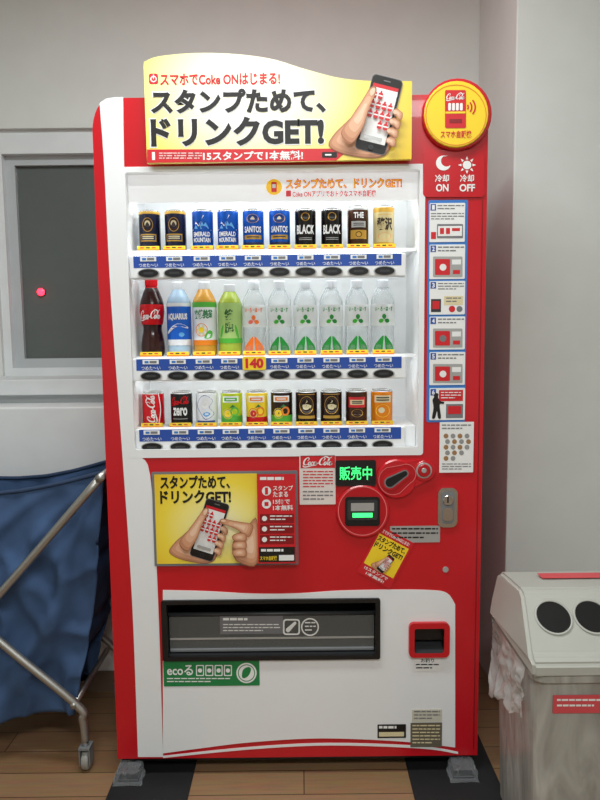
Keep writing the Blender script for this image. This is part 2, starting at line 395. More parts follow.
# --- header sign
class Art:                                            # printed picture: every shape one hair above the last
    def __init__(s, b, y, T_): s.b = b; s.y = y; s.T = T_
    def put(s, pts, mat): s.y -= .00022; s.b.ps([s.T(pts)], s.y, mat)
    def blob(s, pts, hx, hy, tones=(0, 1, 2, 3, 4), ks=(1, .93, .8, .62, .4)):
        P = smooth(pts, 4)
        for t, k in zip(tones, ks): s.put([(hx+(x-hx)*k, hy+(y-hy)*k) for x, y in P], SK[t])
def phone(a):
    a.put(rr(-17.5, -43, 17.5, 43, 4.5), GINK); a.put(rr(-16.8, -42.3, 16.8, 42.3, 4.2), INK)
    a.put(rr(-14.5, -33, 14.5, 32, .6), WHITE)
    a.put([(-14.5, -33), (14.5, -33), (14.5, -29), (-14.5, -29)], PRED)
    a.put(rr(-4, -38.6, 4, -37.4, .5), GREY)
    for i in range(4):
        for j in range(4):
            if (i, j) in ((3, 0), (0, 3), (2, 0), (1, 3)): continue
            xx, zz = -10.2+6.8*i, -21.5+10.8*j
            a.put(rr(xx-1, zz-4.8, xx+1, zz-2.4, .4), PRED); a.put(rr(xx-2.5, zz-2.6, xx+2.5, zz+4.6, 1.6), PRED); a.put(rr(xx-2.5, zz, xx+2.5, zz+1.6, .2), WHITE)
    a.put([(-10, 25), (10, 25), (10, 29), (-10, 29)], SILV)
    a.put(ell(0, 37.4, 2.7), DGREY); a.put(ell(0, 37.4, 1.9), BLACK)
def holding_hand(b, cx, cy, deg, s, y):
    a = Art(b, y, lambda pts: rot(pts, cx, cy, deg, s))
    a.blob([(-14, -12), (-24, 2), (-34, 18), (-43, 33), (-46, 47), (-30, 52), (-8, 51), (10, 47), (20, 38), (22, 14), (18, -4), (2, -10)], -24, 27, (0, 1, 2, 3, 4), (1, .96, .86, .66, .4))
    phone(a)
    for fy, ln, sl in ((-7, 7.5, 2.5), (4, 9, 2), (15, 9, 1.2), (25.5, 7, .6)):   # finger ends curling round the far edge
        a.blob([(25.5, fy-3+sl), (22.5, fy-5+sl), (18, fy-4.6), (23-ln, fy-3.4), (21.4-ln, fy-.8), (22-ln, fy+2.4), (24.4-ln, fy+3.8), (19, fy+4.4), (23.5, fy+5.2+sl), (26, fy+3+sl)], 19.5, fy, (0, 1, 2, 3, 4), (1, .92, .76, .54, .3))
        a.put(smooth([(22.2-ln, fy-1.6), (24.4-ln, fy-2.4), (26-ln, fy-1.4), (26-ln, fy+1.5), (24.4-ln, fy+2.2), (22.4-ln, fy+1.4)], 3), SK[4])
    a.blob([(-36, 31), (-30, 12), (-24, -5), (-20, -17), (-17.5, -25), (-13.6, -29.6), (-10.2, -28.5), (-9.2, -22), (-11.6, -9), (-12.6, 4), (-14, 20), (-22, 39)], -19.5, 3, (0, 1, 2, 3, 4), (1, .95, .82, .62, .36))
    a.put(smooth([(-16, -22.6), (-14.2, -26.6), (-11.8, -27.4), (-10.6, -24.6), (-11.4, -20), (-13.8, -18)], 3), SK[4])
    return a.y
ys = F-.030
SIGN = glow_mat('sign_yellow_glare', .38, .62, 1.4, .8, [(0, (254, 252, 240)), (.28, (253, 248, 214)), (.6, (250, 230, 116)), (1, (244, 204, 40))])  # printed yellow fade; the pale centre is ceiling-light glare painted in
sg = B()
so = [(147, 163), (143.5, 66)] + smooth([(144, 62), (158, 56.5), (195, 53), (235, 54), (272, 59), (305, 69), (340, 78), (375, 81), (412, 81)], 5, False) + [(411.5, 159)]
sg.ps([so], ys, SIGN, .014)
sgo = part(sg, 'header_sign', label='yellow header sign with a wavy top edge')
pr = B(); yk = ys-.0006
pr.ps([[(147, 149.5), (350, 148.5), (336, 160.8), (147, 162.8)]], yk, PRED)
pr.txt('1', 152, 152, 155, 160, yk-.0005, WHITE, .03)
for mx0 in range(159, 198, 7): pr.marks(mx0, 152.5, mx0+8, 160, 3, yk-.0005, M('pale_red_print', (240, 190, 186), .4), .5)
pr.txt('15スタンプで1本無料!', 203, 151, 303, 160.2, yk-.0005, WHITE, .03)
pr.pr(149, 73.5, 158, 84, yk, PRED, r=2); pr.ps([ell(153.5, 79, 3.2), ell(153.5, 79, 2.1)], yk-.0004, WHITE); pr.pr(153, 74.5, 154, 79, yk-.0005, WHITE)
pr.txt('スマホでCoke ONはじまる!', 160, 73, 280, 85, yk, PRED, .03)
pr.txt('スタンプためて、', 149, 87, 327, 115, yk, WHITE, .07); pr.txt('スタンプためて、', 150.5, 88.5, 326, 113.5, yk-.0005, INK, .045)
pr.txt('ドリンクGET!', 149, 115, 325, 147.5, yk, WHITE, .07); pr.txt('ドリンクGET!', 150.5, 116.5, 324, 146, yk-.0005, INK, .045)
pr.pr(322, 152, 337, 157.5, yk-.0008, INK, r=1); pr.marks(325, 154, 335, 156.5, 1, yk-.0012, WHITE, .6)
holding_hand(pr, 379, 114.5, 14, .90, yk-.001)
part(pr, 'print', sgo)
# --- right-hand badge
yb = F-.012
bp = B(); bp.ps([rr(423, 150, 484.5, 197, 4)], F-.004, RED, .004)
bp.disc(456, 116, 34.5, yb+.012, .014, RED, .003); bo = part(bp, 'badge_mount')
bd = B(); bd.disc(456, 115, 32, yb-.002, .006, YEL, .002)
y2 = yb-.0086
bd.ps([ell(456, 115, 30.6), ell(456, 115, 29.8)], y2, ORG)
bd.ps([rr(445, 90, 466, 128, 1.5)], y2-.0003, PRED)
bd.txt('Coca-Cola', 446, 92.5, 465, 101, y2-.0008, WHITE, .03, .28)
for i in range(4): bd.pr(448.2+3.9*i, 103, 451+3.9*i, 110.5, y2-.0008, WHITE, r=1)
bd.pr(445.5, 111.5, 465.5, 113.5, y2-.0008, YEL); bd.pr(449.5, 119, 462, 123, y2-.0008, DRED)
for k in (4, 7.5, 11):
    arc = [(465+k*math.cos(t), 107+k*math.sin(t)) for t in [(-.75+1.5*i/8) for i in range(9)]] + [(465+(k-1.5)*math.cos(t), 107+(k-1.5)*math.sin(t)) for t in [(.75-1.5*i/8) for i in range(9)]]
    bd.ps([arc], y2-.0004, PRED)
bd.txt('スマホ自販機', 440.5, 130.5, 471.5, 138, y2-.0004, PRED, .02)
part(bd, 'badge', label='round yellow badge with a small red machine picture')
ic = B(); yi2 = F-.0048
th = [PI*(.36+1.5*i/20) for i in range(21)]
out = [(443.5+7.5*math.cos(t), 163-7.5*math.sin(t)) for t in th]
inn = [(446.6+5.6*math.cos(t), 161-5.6*math.sin(t)) for t in [PI*(1.72-1.32*i/14) for i in range(15)]]
ic.ps([out+inn], yi2, WHITE)
ic.ps([ell(467, 165, 4.3)], yi2, WHITE)
for i in range(8):
    a = i*PI/4; c, s_ = math.cos(a), math.sin(a)
    ic.ps([[(467+5.5*c-1.3*s_, 165+5.5*s_+1.3*c), (467+9*c, 165+9*s_), (467+5.5*c+1.3*s_, 165+5.5*s_-1.3*c)]], yi2, WHITE)
ic.txt('冷却', 435, 174.5, 449, 182, yi2, WHITE, .02); ic.txt('ON', 436, 184, 448.5, 191.5, yi2, WHITE, .03)
ic.txt('冷却', 460, 174.5, 474, 182, yi2, WHITE, .02); ic.txt('OFF', 459.5, 184, 475, 191.5, yi2, WHITE, .03)
part(ic, 'print', bo)
# --- instruction strip, six cards
ip = B(); ip.pr(427.5, 200, 466.5, 422, F-.002, LBLUE, .002, 1.5); ipo = part(ip, 'instruction_panel', label='blue strip holding six instruction cards')
cy = [(203, 242), (244.5, 279), (281, 314.5), (316.5, 349.5), (352, 385), (388, 420)]
for i, (a, b_) in enumerate(cy):
    c = B(); y = F-.0032; c.pr(429.5, a, 465, b_, y, WHITE, .001, 1)
    y -= .0005
    c.pr(430.5, a+1, 436, a+7.5, y, BLUE); c.txt(str(i+1), 432, a+2, 434.8, a+6.6, y-.0004, WHITE, .03)
    if i == 0:
        c.marks(437.5, a+2, 464, a+8, 2, y, GINK); c.marks(431, a+10, 464, a+18, 3, y, GINK)
        c.ps([rr(437, a+21, 463, a+35, 1)], y-.0003, GINK); c.pr(438, a+23, 462, a+33, y-.0006, WHITE); c.pr(440, a+25, 444, a+31, y-.0009, PRED); c.pr(446, a+25, 450, a+31, y-.0009, PRED); c.pr(452, a+25, 460, a+28, y-.0009, PRED); c.pr(431, a+29, 436, a+36, y, PRED)
    elif i == 5:
        fig = smooth([(436, a+5), (438.5, a+6), (438, a+9), (440.5, a+13), (444, a+14), (443.5, a+16), (440, a+16), (440, a+21), (441, a+30), (438, a+30), (437, a+23), (435, a+30), (432, a+30), (433.5, a+20), (432.5, a+12), (434, a+9.5), (434, a+6.5)], 3)
        c.ps([fig], y-.0003, INK); c.pr(439, a+2, 463, a+13, y-.0002, PRED); c.marks(441, a+4, 461, a+12, 3, y-.0007, WHITE); c.pr(446, a+16, 463, a+30, y, GINK); c.pr(448, a+18, 461, a+26, y-.0004, PRED)
    elif i == 2:
        c.marks(438, a+2, 464, a+10, 3, y, GINK); c.pr(431, a+18, 441, a+31, y, DGREY); c.pr(432.5, a+20, 439.5, a+28, y-.0003, PRED)
        c.pr(444, a+15, 463, a+24, y, CREAM); c.marks(446, a+16.5, 461, a+23, 2, y-.0003, GINK); c.ps([ell(452, a+28, 3.2)], y, PRED); c.ps([ell(459.5, a+28, 3)], y, GINK)
    else:
        c.marks(438, a+2, 464, a+9, 2, y, GINK)
        c.ps([rr(433, a+12, 462.5, b_-2, 1)], y, SILV); c.ps([rr(435, a+14.5, 450, b_-4, 1)], y-.0003, PRED)
        c.pr(452, a+15, 461, a+20, y-.0004, WHITE); c.ps([ell(443, (a+13+b_)/2-1, 3.4)], y-.0006, WHITE if i != 3 else GREY); c.pr(453, b_-9, 460, b_-5, y-.0004, PRED)
    part(c, 'instruction_card', ipo)
# --- coin sticker
cs = B(); cs.pr(439.5, 422, 473.5, 472.5, F-.0042, WHITE, .001, .5); y = F-.0048
cs.marks(442, 424.5, 471, 431, 2, y, GINK)
CO = M('coin_copper', (160, 120, 80), .4); CS = M('coin_silver', (150, 150, 150), .4)
for r_ in range(5):
    for k in range(4):
        if r_+k > 5: continue
        cs.ps([ell(446+7*k+(1.5 if r_ % 2 else 0), 436+5.6*r_, 2.4, n=14)], y, (CO, CS)[(r_+k) % 2])
cs.marks(442, 463.5, 471, 471, 3, y, GINK); part(cs, 'coin_sticker')
# --- inner banner at the top of the display
yb2 = ybd-.0006
BORD = M('banner_border', (222, 92, 30), .4, emit=.25); BYEL = M('banner_yellow', (252, 196, 30), .4, emit=.3); BRED = M('banner_red', (212, 34, 40), .4, emit=.25)  # banner inks share the board's added glow
ib = B(); ib.ps([ell(274, 187, 8)], yb2, BYEL); ib.ps([rr(271.3, 182, 276.7, 192, .8)], yb2-.0004, BRED); ib.pr(272.3, 184, 275.7, 188, yb2-.0008, WHITE)
ib.txt('スタンプためて、ドリンクGET!', 285.4, 177.8, 402.3, 188.8, yb2, BORD, .06); ib.txt('スタンプためて、ドリンクGET!', 286.2, 178.5, 401.5, 188.0, yb2-.0004, BYEL, 0)
ib.pr(286, 190.5, 291, 196.5, yb2, BRED); ib.txt('Coke ONアプリでおトクなスマホ自販機', 292.5, 190.3, 376, 197, yb2, BRED, .02)
part(ib, 'banner_print')
# ------------------------------------------------------------------ shelves, rails
rows = [dict(b=251.5, x=[148.5, 174.5, 202, 227.5, 253, 279.5, 305.5, 332, 358.5, 384.5], rail=(129, 254.5, 406, 277.5)),
        dict(b=355.0, x=[151, 178, 204, 229.5, 254, 279.5, 305.5, 331.5, 357.5, 383.5], rail=(132, 357.5, 406, 380)),
        dict(b=424.5, x=[152, 180.5, 206, 231, 256.5, 281.5, 306.5, 331.5, 357, 382.5], rail=(135, 428, 405.5, 451))]
YP = F+.105
for ri, r in enumerate(rows):
    zs = q(270, r['b'], YP)[1]; r['z'] = zs
    sh = B().box(x0+.003, x1-.003, F+.055, yi-.001, zs-.008, zs, INNER)
    sho = part(sh, 'shelf')
    a, b, c, d = r['rail']
    yr = F+.012; rl = B()
    X0, X1, Z0, Z1 = rect(a, b, c, d, yr)
    rl.box(X0, X1, yr, F+.054, Z0, Z1, WPAN, .003)
    ybl = yr-.0006
    zb0 = Z0+(Z1-Z0)*.47
    rl.box(X0+.012, X1-.012, ybl, yr, zb0, Z1-.001, BLUE)
    pxw = (X1-X0)/(c-a)
    for i, px in enumerate(r['x']):
        X = q(px, (b+d)/2, yr)[0]
        rl.wtxt('つめた〜い', X-9.5*pxw, X+9.5*pxw, zb0+.002, zb0+.0120, ybl-.0005, WHITE, .01)
    ro = part(rl, 'price_rail')
    if ri < 2:
        part(B().box(X0+.005, X1-.005, F+.0545, F+.072, zs-.022, zs-.014, UNSEEN_GLOW), 'unseen_lamp', sho)  # added glowing strip, out of sight behind the rail, brightens the row below
    else:                                  # closed white skirt below the last shelf
        part(B().box(x0+.003, x1-.003, F+.0545, F+.058, z0+.003, zs-.002, INNER), 'shelf_skirt', sho)
    for i, px in enumerate(r['x']):
        X = q(px, (b+d)/2, yr)[0]
        t = B(); yt = ybl-.0016
        t.box(X-8*pxw, X+8*pxw, yt, ybl, Z1-.0145, Z1-.003, WHITE)
        t.add([(X-6*pxw, yt-.0004, Z1-.012), (X-2*pxw, yt-.0004, Z1-.012), (X-2*pxw, yt-.0004, Z1-.006), (X-6*pxw, yt-.0004, Z1-.006)], [(0, 1, 2, 3)], LBLUE)
        t.add([(X-1*pxw, yt-.0004, Z1-.012), (X+6*pxw, yt-.0004, Z1-.012), (X+6*pxw, yt-.0004, Z1-.0055), (X-1*pxw, yt-.0004, Z1-.0055)], [(0, 1, 2, 3)], GINK)
        part(t, 'price_tag', ro)
        bt = B(); zc = (Z0+zb0)/2
        bt.shape([ell(X, zc, 11*pxw, .0128, 32)], yr-.003, SILV, .003)
        bt.shape([ell(X, zc, 9.8*pxw, .0108, 32)], yr-.005, BLACK, .003)
        bt.shape([rr(X-5*pxw, zc-.003, X+5*pxw, zc+.003, .0025, 4)], yr-.0054, DGREY)
        part(bt, 'selection_button', ro)
        Xp = q(px, r['b'], F+.066)[0]; pg = B()          # little yellow stand in front of each dummy drink
        pg.box(Xp-.030, Xp+.030, F+.0645, F+.0665, zs, zs+.013, YEL, .0006, 1)
        pg.box(Xp-.030, Xp+.030, F+.0637, F+.0645, zs, zs+.004, ORG)
        for k in range(3): pg.box(Xp-.022+.016*k, Xp-.012+.016*k, F+.0639, F+.0645, zs+.007, zs+.010, PRED if k != 1 else INK)
        part(pg, 'product_tag')
    if ri == 1:
        o_ = B(); o_.pr(242.5, 356.5, 266, 370, yr-.004, YEL, .002, 2); o_.txt('140', 245.5, 358.2, 263.5, 368.2, yr-.0047, PRED, .05); part(o_, 'offer_tag', ro, 'yellow price tag reading 140 in red')
# ------------------------------------------------------------------ lower red panel
yo = F-.0012
PY = glow_mat('poster_yellow', .62, .42, 1.1, 1.2, [(0, (253, 248, 220)), (.3, (252, 240, 150)), (.6, (248, 222, 70)), (1, (236, 188, 30))])
po = B(); po.pr(153, 471.5, 298, 565.5, yo-.004, GINK, .004, 1); poo = part(po, 'poster', label='yellow advertising poster with a phone in two hands')
pp = B(); pp.pr(155.5, 474, 257.5, 563.5, yo-.0048, PY, .0006); part(pp, 'poster_sheet', poo)
pp = B(); y = yo-.0056
pp.txt('スタンプためて、', 160, 475.5, 230, 489, y, INK, .04); pp.txt('ドリンクGET!', 160, 490, 231, 503.5, y, INK, .04)
yn = holding_hand(pp, 209.5, 530, 17, .70, y)
ar = Art(pp, yn, lambda pts: pts)
ar.blob([(241, 531), (249, 524), (257, 520), (257.3, 563.3), (240, 563), (233, 555), (233, 542)], 251, 546, (0, 1, 2, 3, 4), (1, .95, .82, .62, .36))
ar.blob([(253, 525), (241, 522), (230, 520), (223, 518.6), (219.6, 520.4), (220.4, 523.4), (230, 526.6), (239, 531), (249, 537)], 241, 526.6, (0, 1, 2, 3, 4), (1, .94, .78, .58, .34))
for ky in (537.5, 545.5, 553): ar.blob([(246, ky-3.6), (238, ky-4.4), (233, ky-2.4), (232, ky+.6), (234.5, ky+3.4), (239, ky+3.8), (246, ky+3.4)], 239.5, ky-.4, (0, 1, 2, 3, 4), (1, .92, .76, .54, .3))
ar.put(smooth([(220.6, 520.8), (223, 519.6), (226, 520.6), (223.6, 522.2)], 3), SK[4])
y = ar.y-.0004
pp.pr(257.5, 474, 296, 563.5, y, PRED)
y -= .0005
pp.marks(260, 477, 294, 483, 1, y, WHITE, .5)
pp.ps([ell(266.5, 491, 4.6)], y, WHITE); pp.pr(265, 487.5, 268, 494.5, y-.0004, PRED)
pp.txt('スタンプ', 273, 485.5, 293, 490.5, y, WHITE, .02); pp.txt('たまる', 273, 491.5, 288, 497, y, WHITE, .02)
pp.ps([ell(266.5, 504, 4.6)], y, WHITE); pp.pr(264.5, 502, 268.5, 506, y-.0004, PRED)
pp.txt('15個で', 273, 499, 290, 504, y, WHITE, .02); pp.txt('1本無料', 273, 505, 293, 510.5, y, WHITE, .02)
for i in range(3):
    pp.pr(260, 514+10.5*i, 294, 523+10.5*i, y, DRED); pp.ps([ell(264.5, 518.5+10.5*i, 2.6, n=14)], y-.0004, WHITE); pp.marks(270, 515.5+10.5*i, 292, 522+10.5*i, 2, y-.0004, WHITE)
pp.pr(259, 547, 295, 562, y, INK); pp.marks(261, 549, 293, 554, 1, y-.0004, WHITE, .5); pp.pr(279, 555, 294, 560.5, y-.0004, WHITE)
pp.txt('スマホ自販機', 260, 556, 277, 560.5, y-.0004, YEL, .02)
part(pp, 'print', poo)
ns = B(); ns.pr(299.5, 454.5, 335.5, 504.5, yo-.0012, M('notice_paper', (230, 218, 212), .5), .0012, .5); y = yo-.0018
ns.pr(300.5, 455.5, 335, 468, y, PRED); ns.txt('Coca-Cola', 302.5, 456.2, 333, 467.4, y-.0005, WHITE, .03, .28)
ns.marks(303, 471, 333, 489, 6, y, PRED); ns.marks(303, 491, 333, 502, 3, y, GINK)
part(ns, 'notice_sticker', label='white notice sticker with red heading')
ld = B(); ld.pr(335.5, 460.5, 376, 486, yo-.006, BLACK, .006, 2); ld.txt('販売中', 339.5, 466.5, 372, 480, yo-.0066, LED, .01)
part(ld, 'led_display', label='black display with glowing green characters')
# coin slot
def pill(a, b, r1, r2, n=10):
    d = math.atan2(b[1]-a[1], b[0]-a[0]); o = []
    for i in range(n+1): t = d+PI/2+PI*i/n; o.append((a[0]+r1*math.cos(t), a[1]+r1*math.sin(t)))
    for i in range(n+1): t = d-PI/2+PI*i/n; o.append((b[0]+r2*math.cos(t), b[1]+r2*math.sin(t)))
    return o
SR = M('slot_red', (184, 14, 28), .3); PKL = M('outline_pink', (232, 120, 122), .4)
cn = B(); cn.disc(396.5, 478.5, 20, F-.0005, .010, RED, .004, 40); cn.ps([pill((398, 478), (424, 470.5), 15.5, 11)], F-.0085, RED, .0085)
cn.ps([pill((393, 480.5), (406, 474), 14.6, 10.2), pill((393, 480.5), (406, 474), 14, 9.6)], F-.0118, PKL); cn.ps([pill((393, 480.5), (406, 474), 13.6, 9.2)], F-.0112, SR)
cn.ps([pill((390, 482.5), (405, 473.5), 7.6, 5.2)], F-.0140, RED, .003); cn.ps([pill((390, 482.5), (405, 473.5), 5.8, 3.6)], F-.0146, GREY, .001); cn.ps([pill((390, 482.5), (405, 473.5), 4.4, 2.4)], F-.0152, BLACK)
part(cn, 'coin_slot', label='keyhole-shaped raised red coin slot with a dark mouth')
cl = B(); cl.disc(424, 470.5, 11, F-.0005, .010, RED, .003); cl.disc(424, 470.5, 8, F-.0105, .002, SILV, .001); cl.disc(424, 470.5, 6.4, F-.0122, .005, SR, .002); cl.disc(424, 470.5, 2.6, F-.0170, .002, SILV, .001)
part(cl, 'return_lever')
bl = B(); bl.disc(362.5, 511, 27, F-.0005, .010, RED, .004, 40); bl.ps([ell(362.5, 511, 24.6, n=40), ell(362.5, 511, 23.8, n=40)], F-.0109, PKL); bl.ps([ell(362.5, 511, 23.4, n=40)], F-.0107, SR)
bl.ps([rr(345, 497, 380, 526, 3)], F-.0128, BLACK, .002)
bl.pr(347.5, 500, 377.5, 520, F-.0136, DGREY, .0008, 2); bl.pr(351, 503, 374, 511, F-.0143, SILV); bl.pr(352.5, 513, 372.5, 517.5, F-.0145, LED); bl.pr(348, 521.5, 377, 524, F-.0145, BLACK)
part(bl, 'bill_slot', label='round raised banknote slot with green lights')
sl = B(); sl.pr(390, 526, 440, 542.5, yo-.001, SILV, .001, .5); sl.marks(392, 528, 438, 541, 3, yo-.0016, INK); part(sl, 'silver_label')
ds = B(); ds.disc(445.5, 569.5, 3, F-.0005, .002, SILV, .0005); part(ds, 'screw_cap')
# tilted sticker
tk = B(); dg = 28; cx_, cy_ = 385.5, 557.5; y = yo-.0012
def tr(a, b, c, d): return rot([(a, b), (c, b), (c, d), (a, d)], cx_, cy_, dg)
def at_(x, y_): return rot([(x, y_)], cx_, cy_, dg)[0]
tk.ps([tr(-18.5, -26, 18.5, 26)], y, PRED, .0012)
tk.ps([tr(-16.6, -18.5, 16.6, 15)], y-.0006, YEL)
def tline(st, x, y_, w, h, mat, bold): p = at_(x, y_); tk.rtxt(st, p[0], p[1], w, h, dg, y-.0012, mat, bold)
tline('スマホでCoke ONはじまる!', 0, -22.2, 30, 3.6, WHITE, .02)
tline('スタンプためて、', -.4, -14.4, 31, 6, INK, .04); tline('ドリンクGET!', -.4, -7.4, 31, 6, INK, .04)
ah = holding_hand(tk, *at_(3, 5.4), dg+14, .225, y-.0010)
tline('15スタンプで', -1, 18.2, 26, 3.4, WHITE, .02); tline('1本無料!', 0, 22.6, 20, 3.4, WHITE, .02)
part(tk, 'tilted_sticker', label='red and yellow sticker stuck on at a slant')
# lock
lk = B(); lk.pr(438, 488, 457.5, 527.5, F-.006, CHROME, .006, 6); lk.pr(441, 491, 454.5, 524, F-.0065, GREY, .0008, 5); lk.disc(448, 500, 5.2, F-.0065, .006, CHROME, .0015); lk.pr(447.3, 497, 448.7, 503, F-.0128, BLACK)
lk.pr(443, 508, 453, 521, F-.010, CHROME, .004, 3); part(lk, 'door_lock', label='chrome lock handle')
# ---- dispensing slot
X0, X1, Z0, Z1 = slot
sf = B(); sf.shape([rr(X0-.010, Z0-.008, X1+.008, Z1+.007, .006), R4((X0+.005, X1-.005, Z0+.004, Z1-.004))], F-.010, BLACK, .012)
sfo = part(sf, 'delivery_frame', label='black surround of the delivery opening')
si = B(); yd = F+.28
si.box(X0, X1, yd, yd+.004, Z0, Z1, DGREY); si.box(X0, X0+.002, F, yd, Z0, Z1, DGREY); si.box(X1-.002, X1, F, yd, Z0, Z1, DGREY); si.box(X0, X1, F, yd, Z0, Z0+.002, DGREY); si.box(X0, X1, F, yd, Z1-.002, Z1, BLACK)
part(si, 'delivery_chute')
fl = B(); FLAP = clear_mat('smoked_flap', (104, 106, 104), .3, .25)
zf1 = Z1-.045; fl.box(X0+.006, X1-.006, F+.018, F+.022, Z0+.012, zf1, FLAP); fl.tube([(X0+.004, F+.02, zf1), (X1-.004, F+.02, zf1)], .006, DGREY)
fl.box(X0+.006, X1-.006, F+.014, F+.026, Z0+.006, Z0+.016, GREY, .003)
yf = F+.0172
fl.pr(220, 616, 283, 634, yf, GINK); fl.marks(223, 618, 258, 622, 1, yf-.0005, WHITE, .6); fl.marks(223, 624, 280, 633, 3, yf-.0005, WHITE)
fl.ps([rr(283, 619, 300, 635, 3), rr(284.5, 620.5, 298.5, 633.5, 2)], yf-.0004, WHITE); fl.ps([pill((288, 630), (295, 623), 2.2, 1.4)], yf-.0004, WHITE)
fl.ps([ell(310, 627, 9), ell(310, 627, 7.6)], yf-.0004, WHITE); fl.marks(305, 622, 316, 633, 3, yf-.0004, WHITE); fl.pr(170, 637, 374, 639, yf-.0004, SILV)
part(fl, 'delivery_flap', sfo, 'smoky see-through flap with white markings')
# eco label
ec = B(); ec.pr(163.5, 660.5, 259.5, 686, F-.0032, GREEN, .001, 1); y = F-.0038
ec.txt('ecoる', 167, 665, 193, 675.5, y, WHITE, .02); ec.marks(167, 678, 230, 684, 2, y, WHITE)
for i in range(4):
    ec.ps([rr(196+9.3*i, 665, 204+9.3*i, 676, 1), rr(197+9.3*i, 666, 203+9.3*i, 675, .8)], y, WHITE); ec.ps([ell(200+9.3*i, 670.5, 2.2, n=12)], y, WHITE)
ec.ps([ell(246.5, 673, 10.2)], y, WHITE); ec.ps([ell(246.5, 673, 8.6), ell(246.5, 673, 7.8)], y-.0004, GREEN); ec.ps([smooth([(242, 677), (243, 670), (248, 667), (251, 669), (249, 675), (245, 678)], 3)], y-.0004, GREEN)
part(ec, 'eco_label', label='green label with white icons')
# coin return cup
X0, X1, Z0, Z1 = cup
cu_ = B(); cu_.shape([rr(X0-.013, Z0-.010, X1+.013, Z1+.014, .014), rr(X0+.002, Z0+.002, X1-.002, Z1-.002, .006)], F-.014, RED, .014)
cu_.box(X0, X1, F+.06, F+.064, Z0, Z1, BLACK); cu_.box(X0-.0, X0+.002, F-.005, F+.06, Z0, Z1, BLACK); cu_.box(X1-.002, X1, F-.005, F+.06, Z0, Z1, BLACK); cu_.box(X0, X1, F-.005, F+.06, Z1-.002, Z1, BLACK)
cu_.add([(X0, F-.012, Z0+.002), (X1, F-.012, Z0+.002), (X1, F+.06, Z0+.03), (X0, F+.06, Z0+.03)], [(0, 1, 2, 3)], DGREY)
cu_.box(X0, X1, F+.012, F+.016, Z0+.03, Z1-.002, BLACK)
part(cu_, 'coin_return', label='red cup with a black opening')
sk = B(); sk.pr(414, 657, 441, 671, F-.0032, WHITE, .001, .5); sk.txt('お釣り', 421, 658.5, 434, 662.5, F-.0038, INK, .01); sk.marks(416, 664, 439, 670.5, 2, F-.0038, INK); part(sk, 'sticker')
sk = B(); sk.pr(377.5, 724.5, 406, 738, F-.0032, INK, .001, .5); sk.marks(379, 726, 404, 731, 1, F-.0038, WHITE, .5); sk.pr(379, 732, 404, 736.5, F-.0038, CREAM); part(sk, 'sticker')
sk = B(); sk.pr(412, 709.5, 442, 722, F-.0032, M('label_buff', (206, 202, 186), .5), .001, .5); sk.marks(414, 711, 440, 721, 3, F-.0038, GINK); part(sk, 'sticker')
sk = B(); sk.pr(410.5, 722.8, 442, 747, F-.0032, M('olive_plate', (120, 112, 96), .4, metal=.3), .001, .5); sk.marks(412.5, 725, 440, 745.5, 6, F-.0038, CREAM); part(sk, 'rating_plate')
# bolts / feet
DST = M('foot_steel', (70, 72, 74), .35, metal=.5)
for X in (XL+.035, XR-.045):
    ft = B(); ft.lathe([(.0001, .0055), (.028, .0055), (.028, .012), (.012, .016), (.012, .06)], DST, 20, X, F+.03)
    ft.box(X-.03, X+.03, F-.03, F+.012, .0055, .012, DST, .002, 1); ft.lathe([(.008, .012), (.008, .03), (.0001, .03)], CHROME, 8, X-.012, F-.012)
    fo = part(ft, 'levelling_foot', label='dark levelling foot under a clear plastic cover')
    cv = B(); CP = MATS.get('clear_cover') or clear_mat('clear_cover', (190, 194, 198), .9, .1, 1.0, .55)
    bm = bmesh.new(); bmesh.ops.create_cube(bm, size=1); bmesh.ops.subdivide_edges(bm, edges=bm.edges[:], cuts=5, use_grid_fill=True)
    for v in bm.verts:
        p = v.co.copy(); nz = noise.noise(p*5+Vector((X*9, 0, 0)))*.006
        v.co = (X+p.x*(.080-.02*(p.z+.5))+nz, F-.018+p.y*.06+nz*.6, .024+p.z*.036+nz*(.5+p.z)*.6)
    cv.bm(bm, CP, False)
    part(cv, 'foot_cover', fo)
for X in (XL+.05, XR-.05):
    ft = B(); ft.lathe([(.0001, .006), (.03, .006), (.03, .014), (.012, .018), (.012, .06)], GREY, 20, X, F+.64); part(ft, 'levelling_foot')
# ================================================================== DRINKS
RIM = M('can_rim', (214, 214, 212), .22, metal=.7)
def can(ri, ci, label, h, r, bands, deco, group):
    row = rows[ri]; X = q(row['x'][ci], row['b']-15, YP-.02)[0]; loc = (X, YP, row['z'])
    t = thing('drink_can', label, 'can', loc, group)
    b = B(); prof = [(.0001, 0), (r*.82, 0), (r, .006)]; mats = [RIM, RIM]
    for z1_, mt in bands: prof.append((r, z1_*h)); mats.append(mt)
    prof.append((r*.87, h-.003)); mats.append(RIM)
    b.lathe(prof, mats); deco(b, h, r+.0006)
    o = b.build('can_body', t)
    l = B(); l.lathe([(r*.87, h-.004), (r*.905, h-.002), (r*.905, h), (r*.84, h+.0005), (r*.82, h-.004), (.0001, h-.004)], RIM); l.lathe([(.008, h-.0035), (.008, h-.0015), (.0001, h-.0015)], CHROME, 12, 0, -r*.3)
    l.build('lid', t)
    return t
def T(b, st, hw, z0_, z1_, r, mat, bold=.02, shear=0, vert=False): b.wtxt(st, -hw, hw, z0_, z1_, 0, mat, bold, shear, bend=r, vert=vert)
hC = .112; rC = .029
CB = M('can_blue', (26, 86, 182), .2, metal=.25); CN = M('can_night', (28, 30, 58), .2, metal=.2); CK = M('can_black', (24, 20, 20), .2, metal=.2); CE = M('can_cream', (228, 210, 156), .22, metal=.2); CBR = M('can_brown', (66, 38, 24), .2, metal=.2)
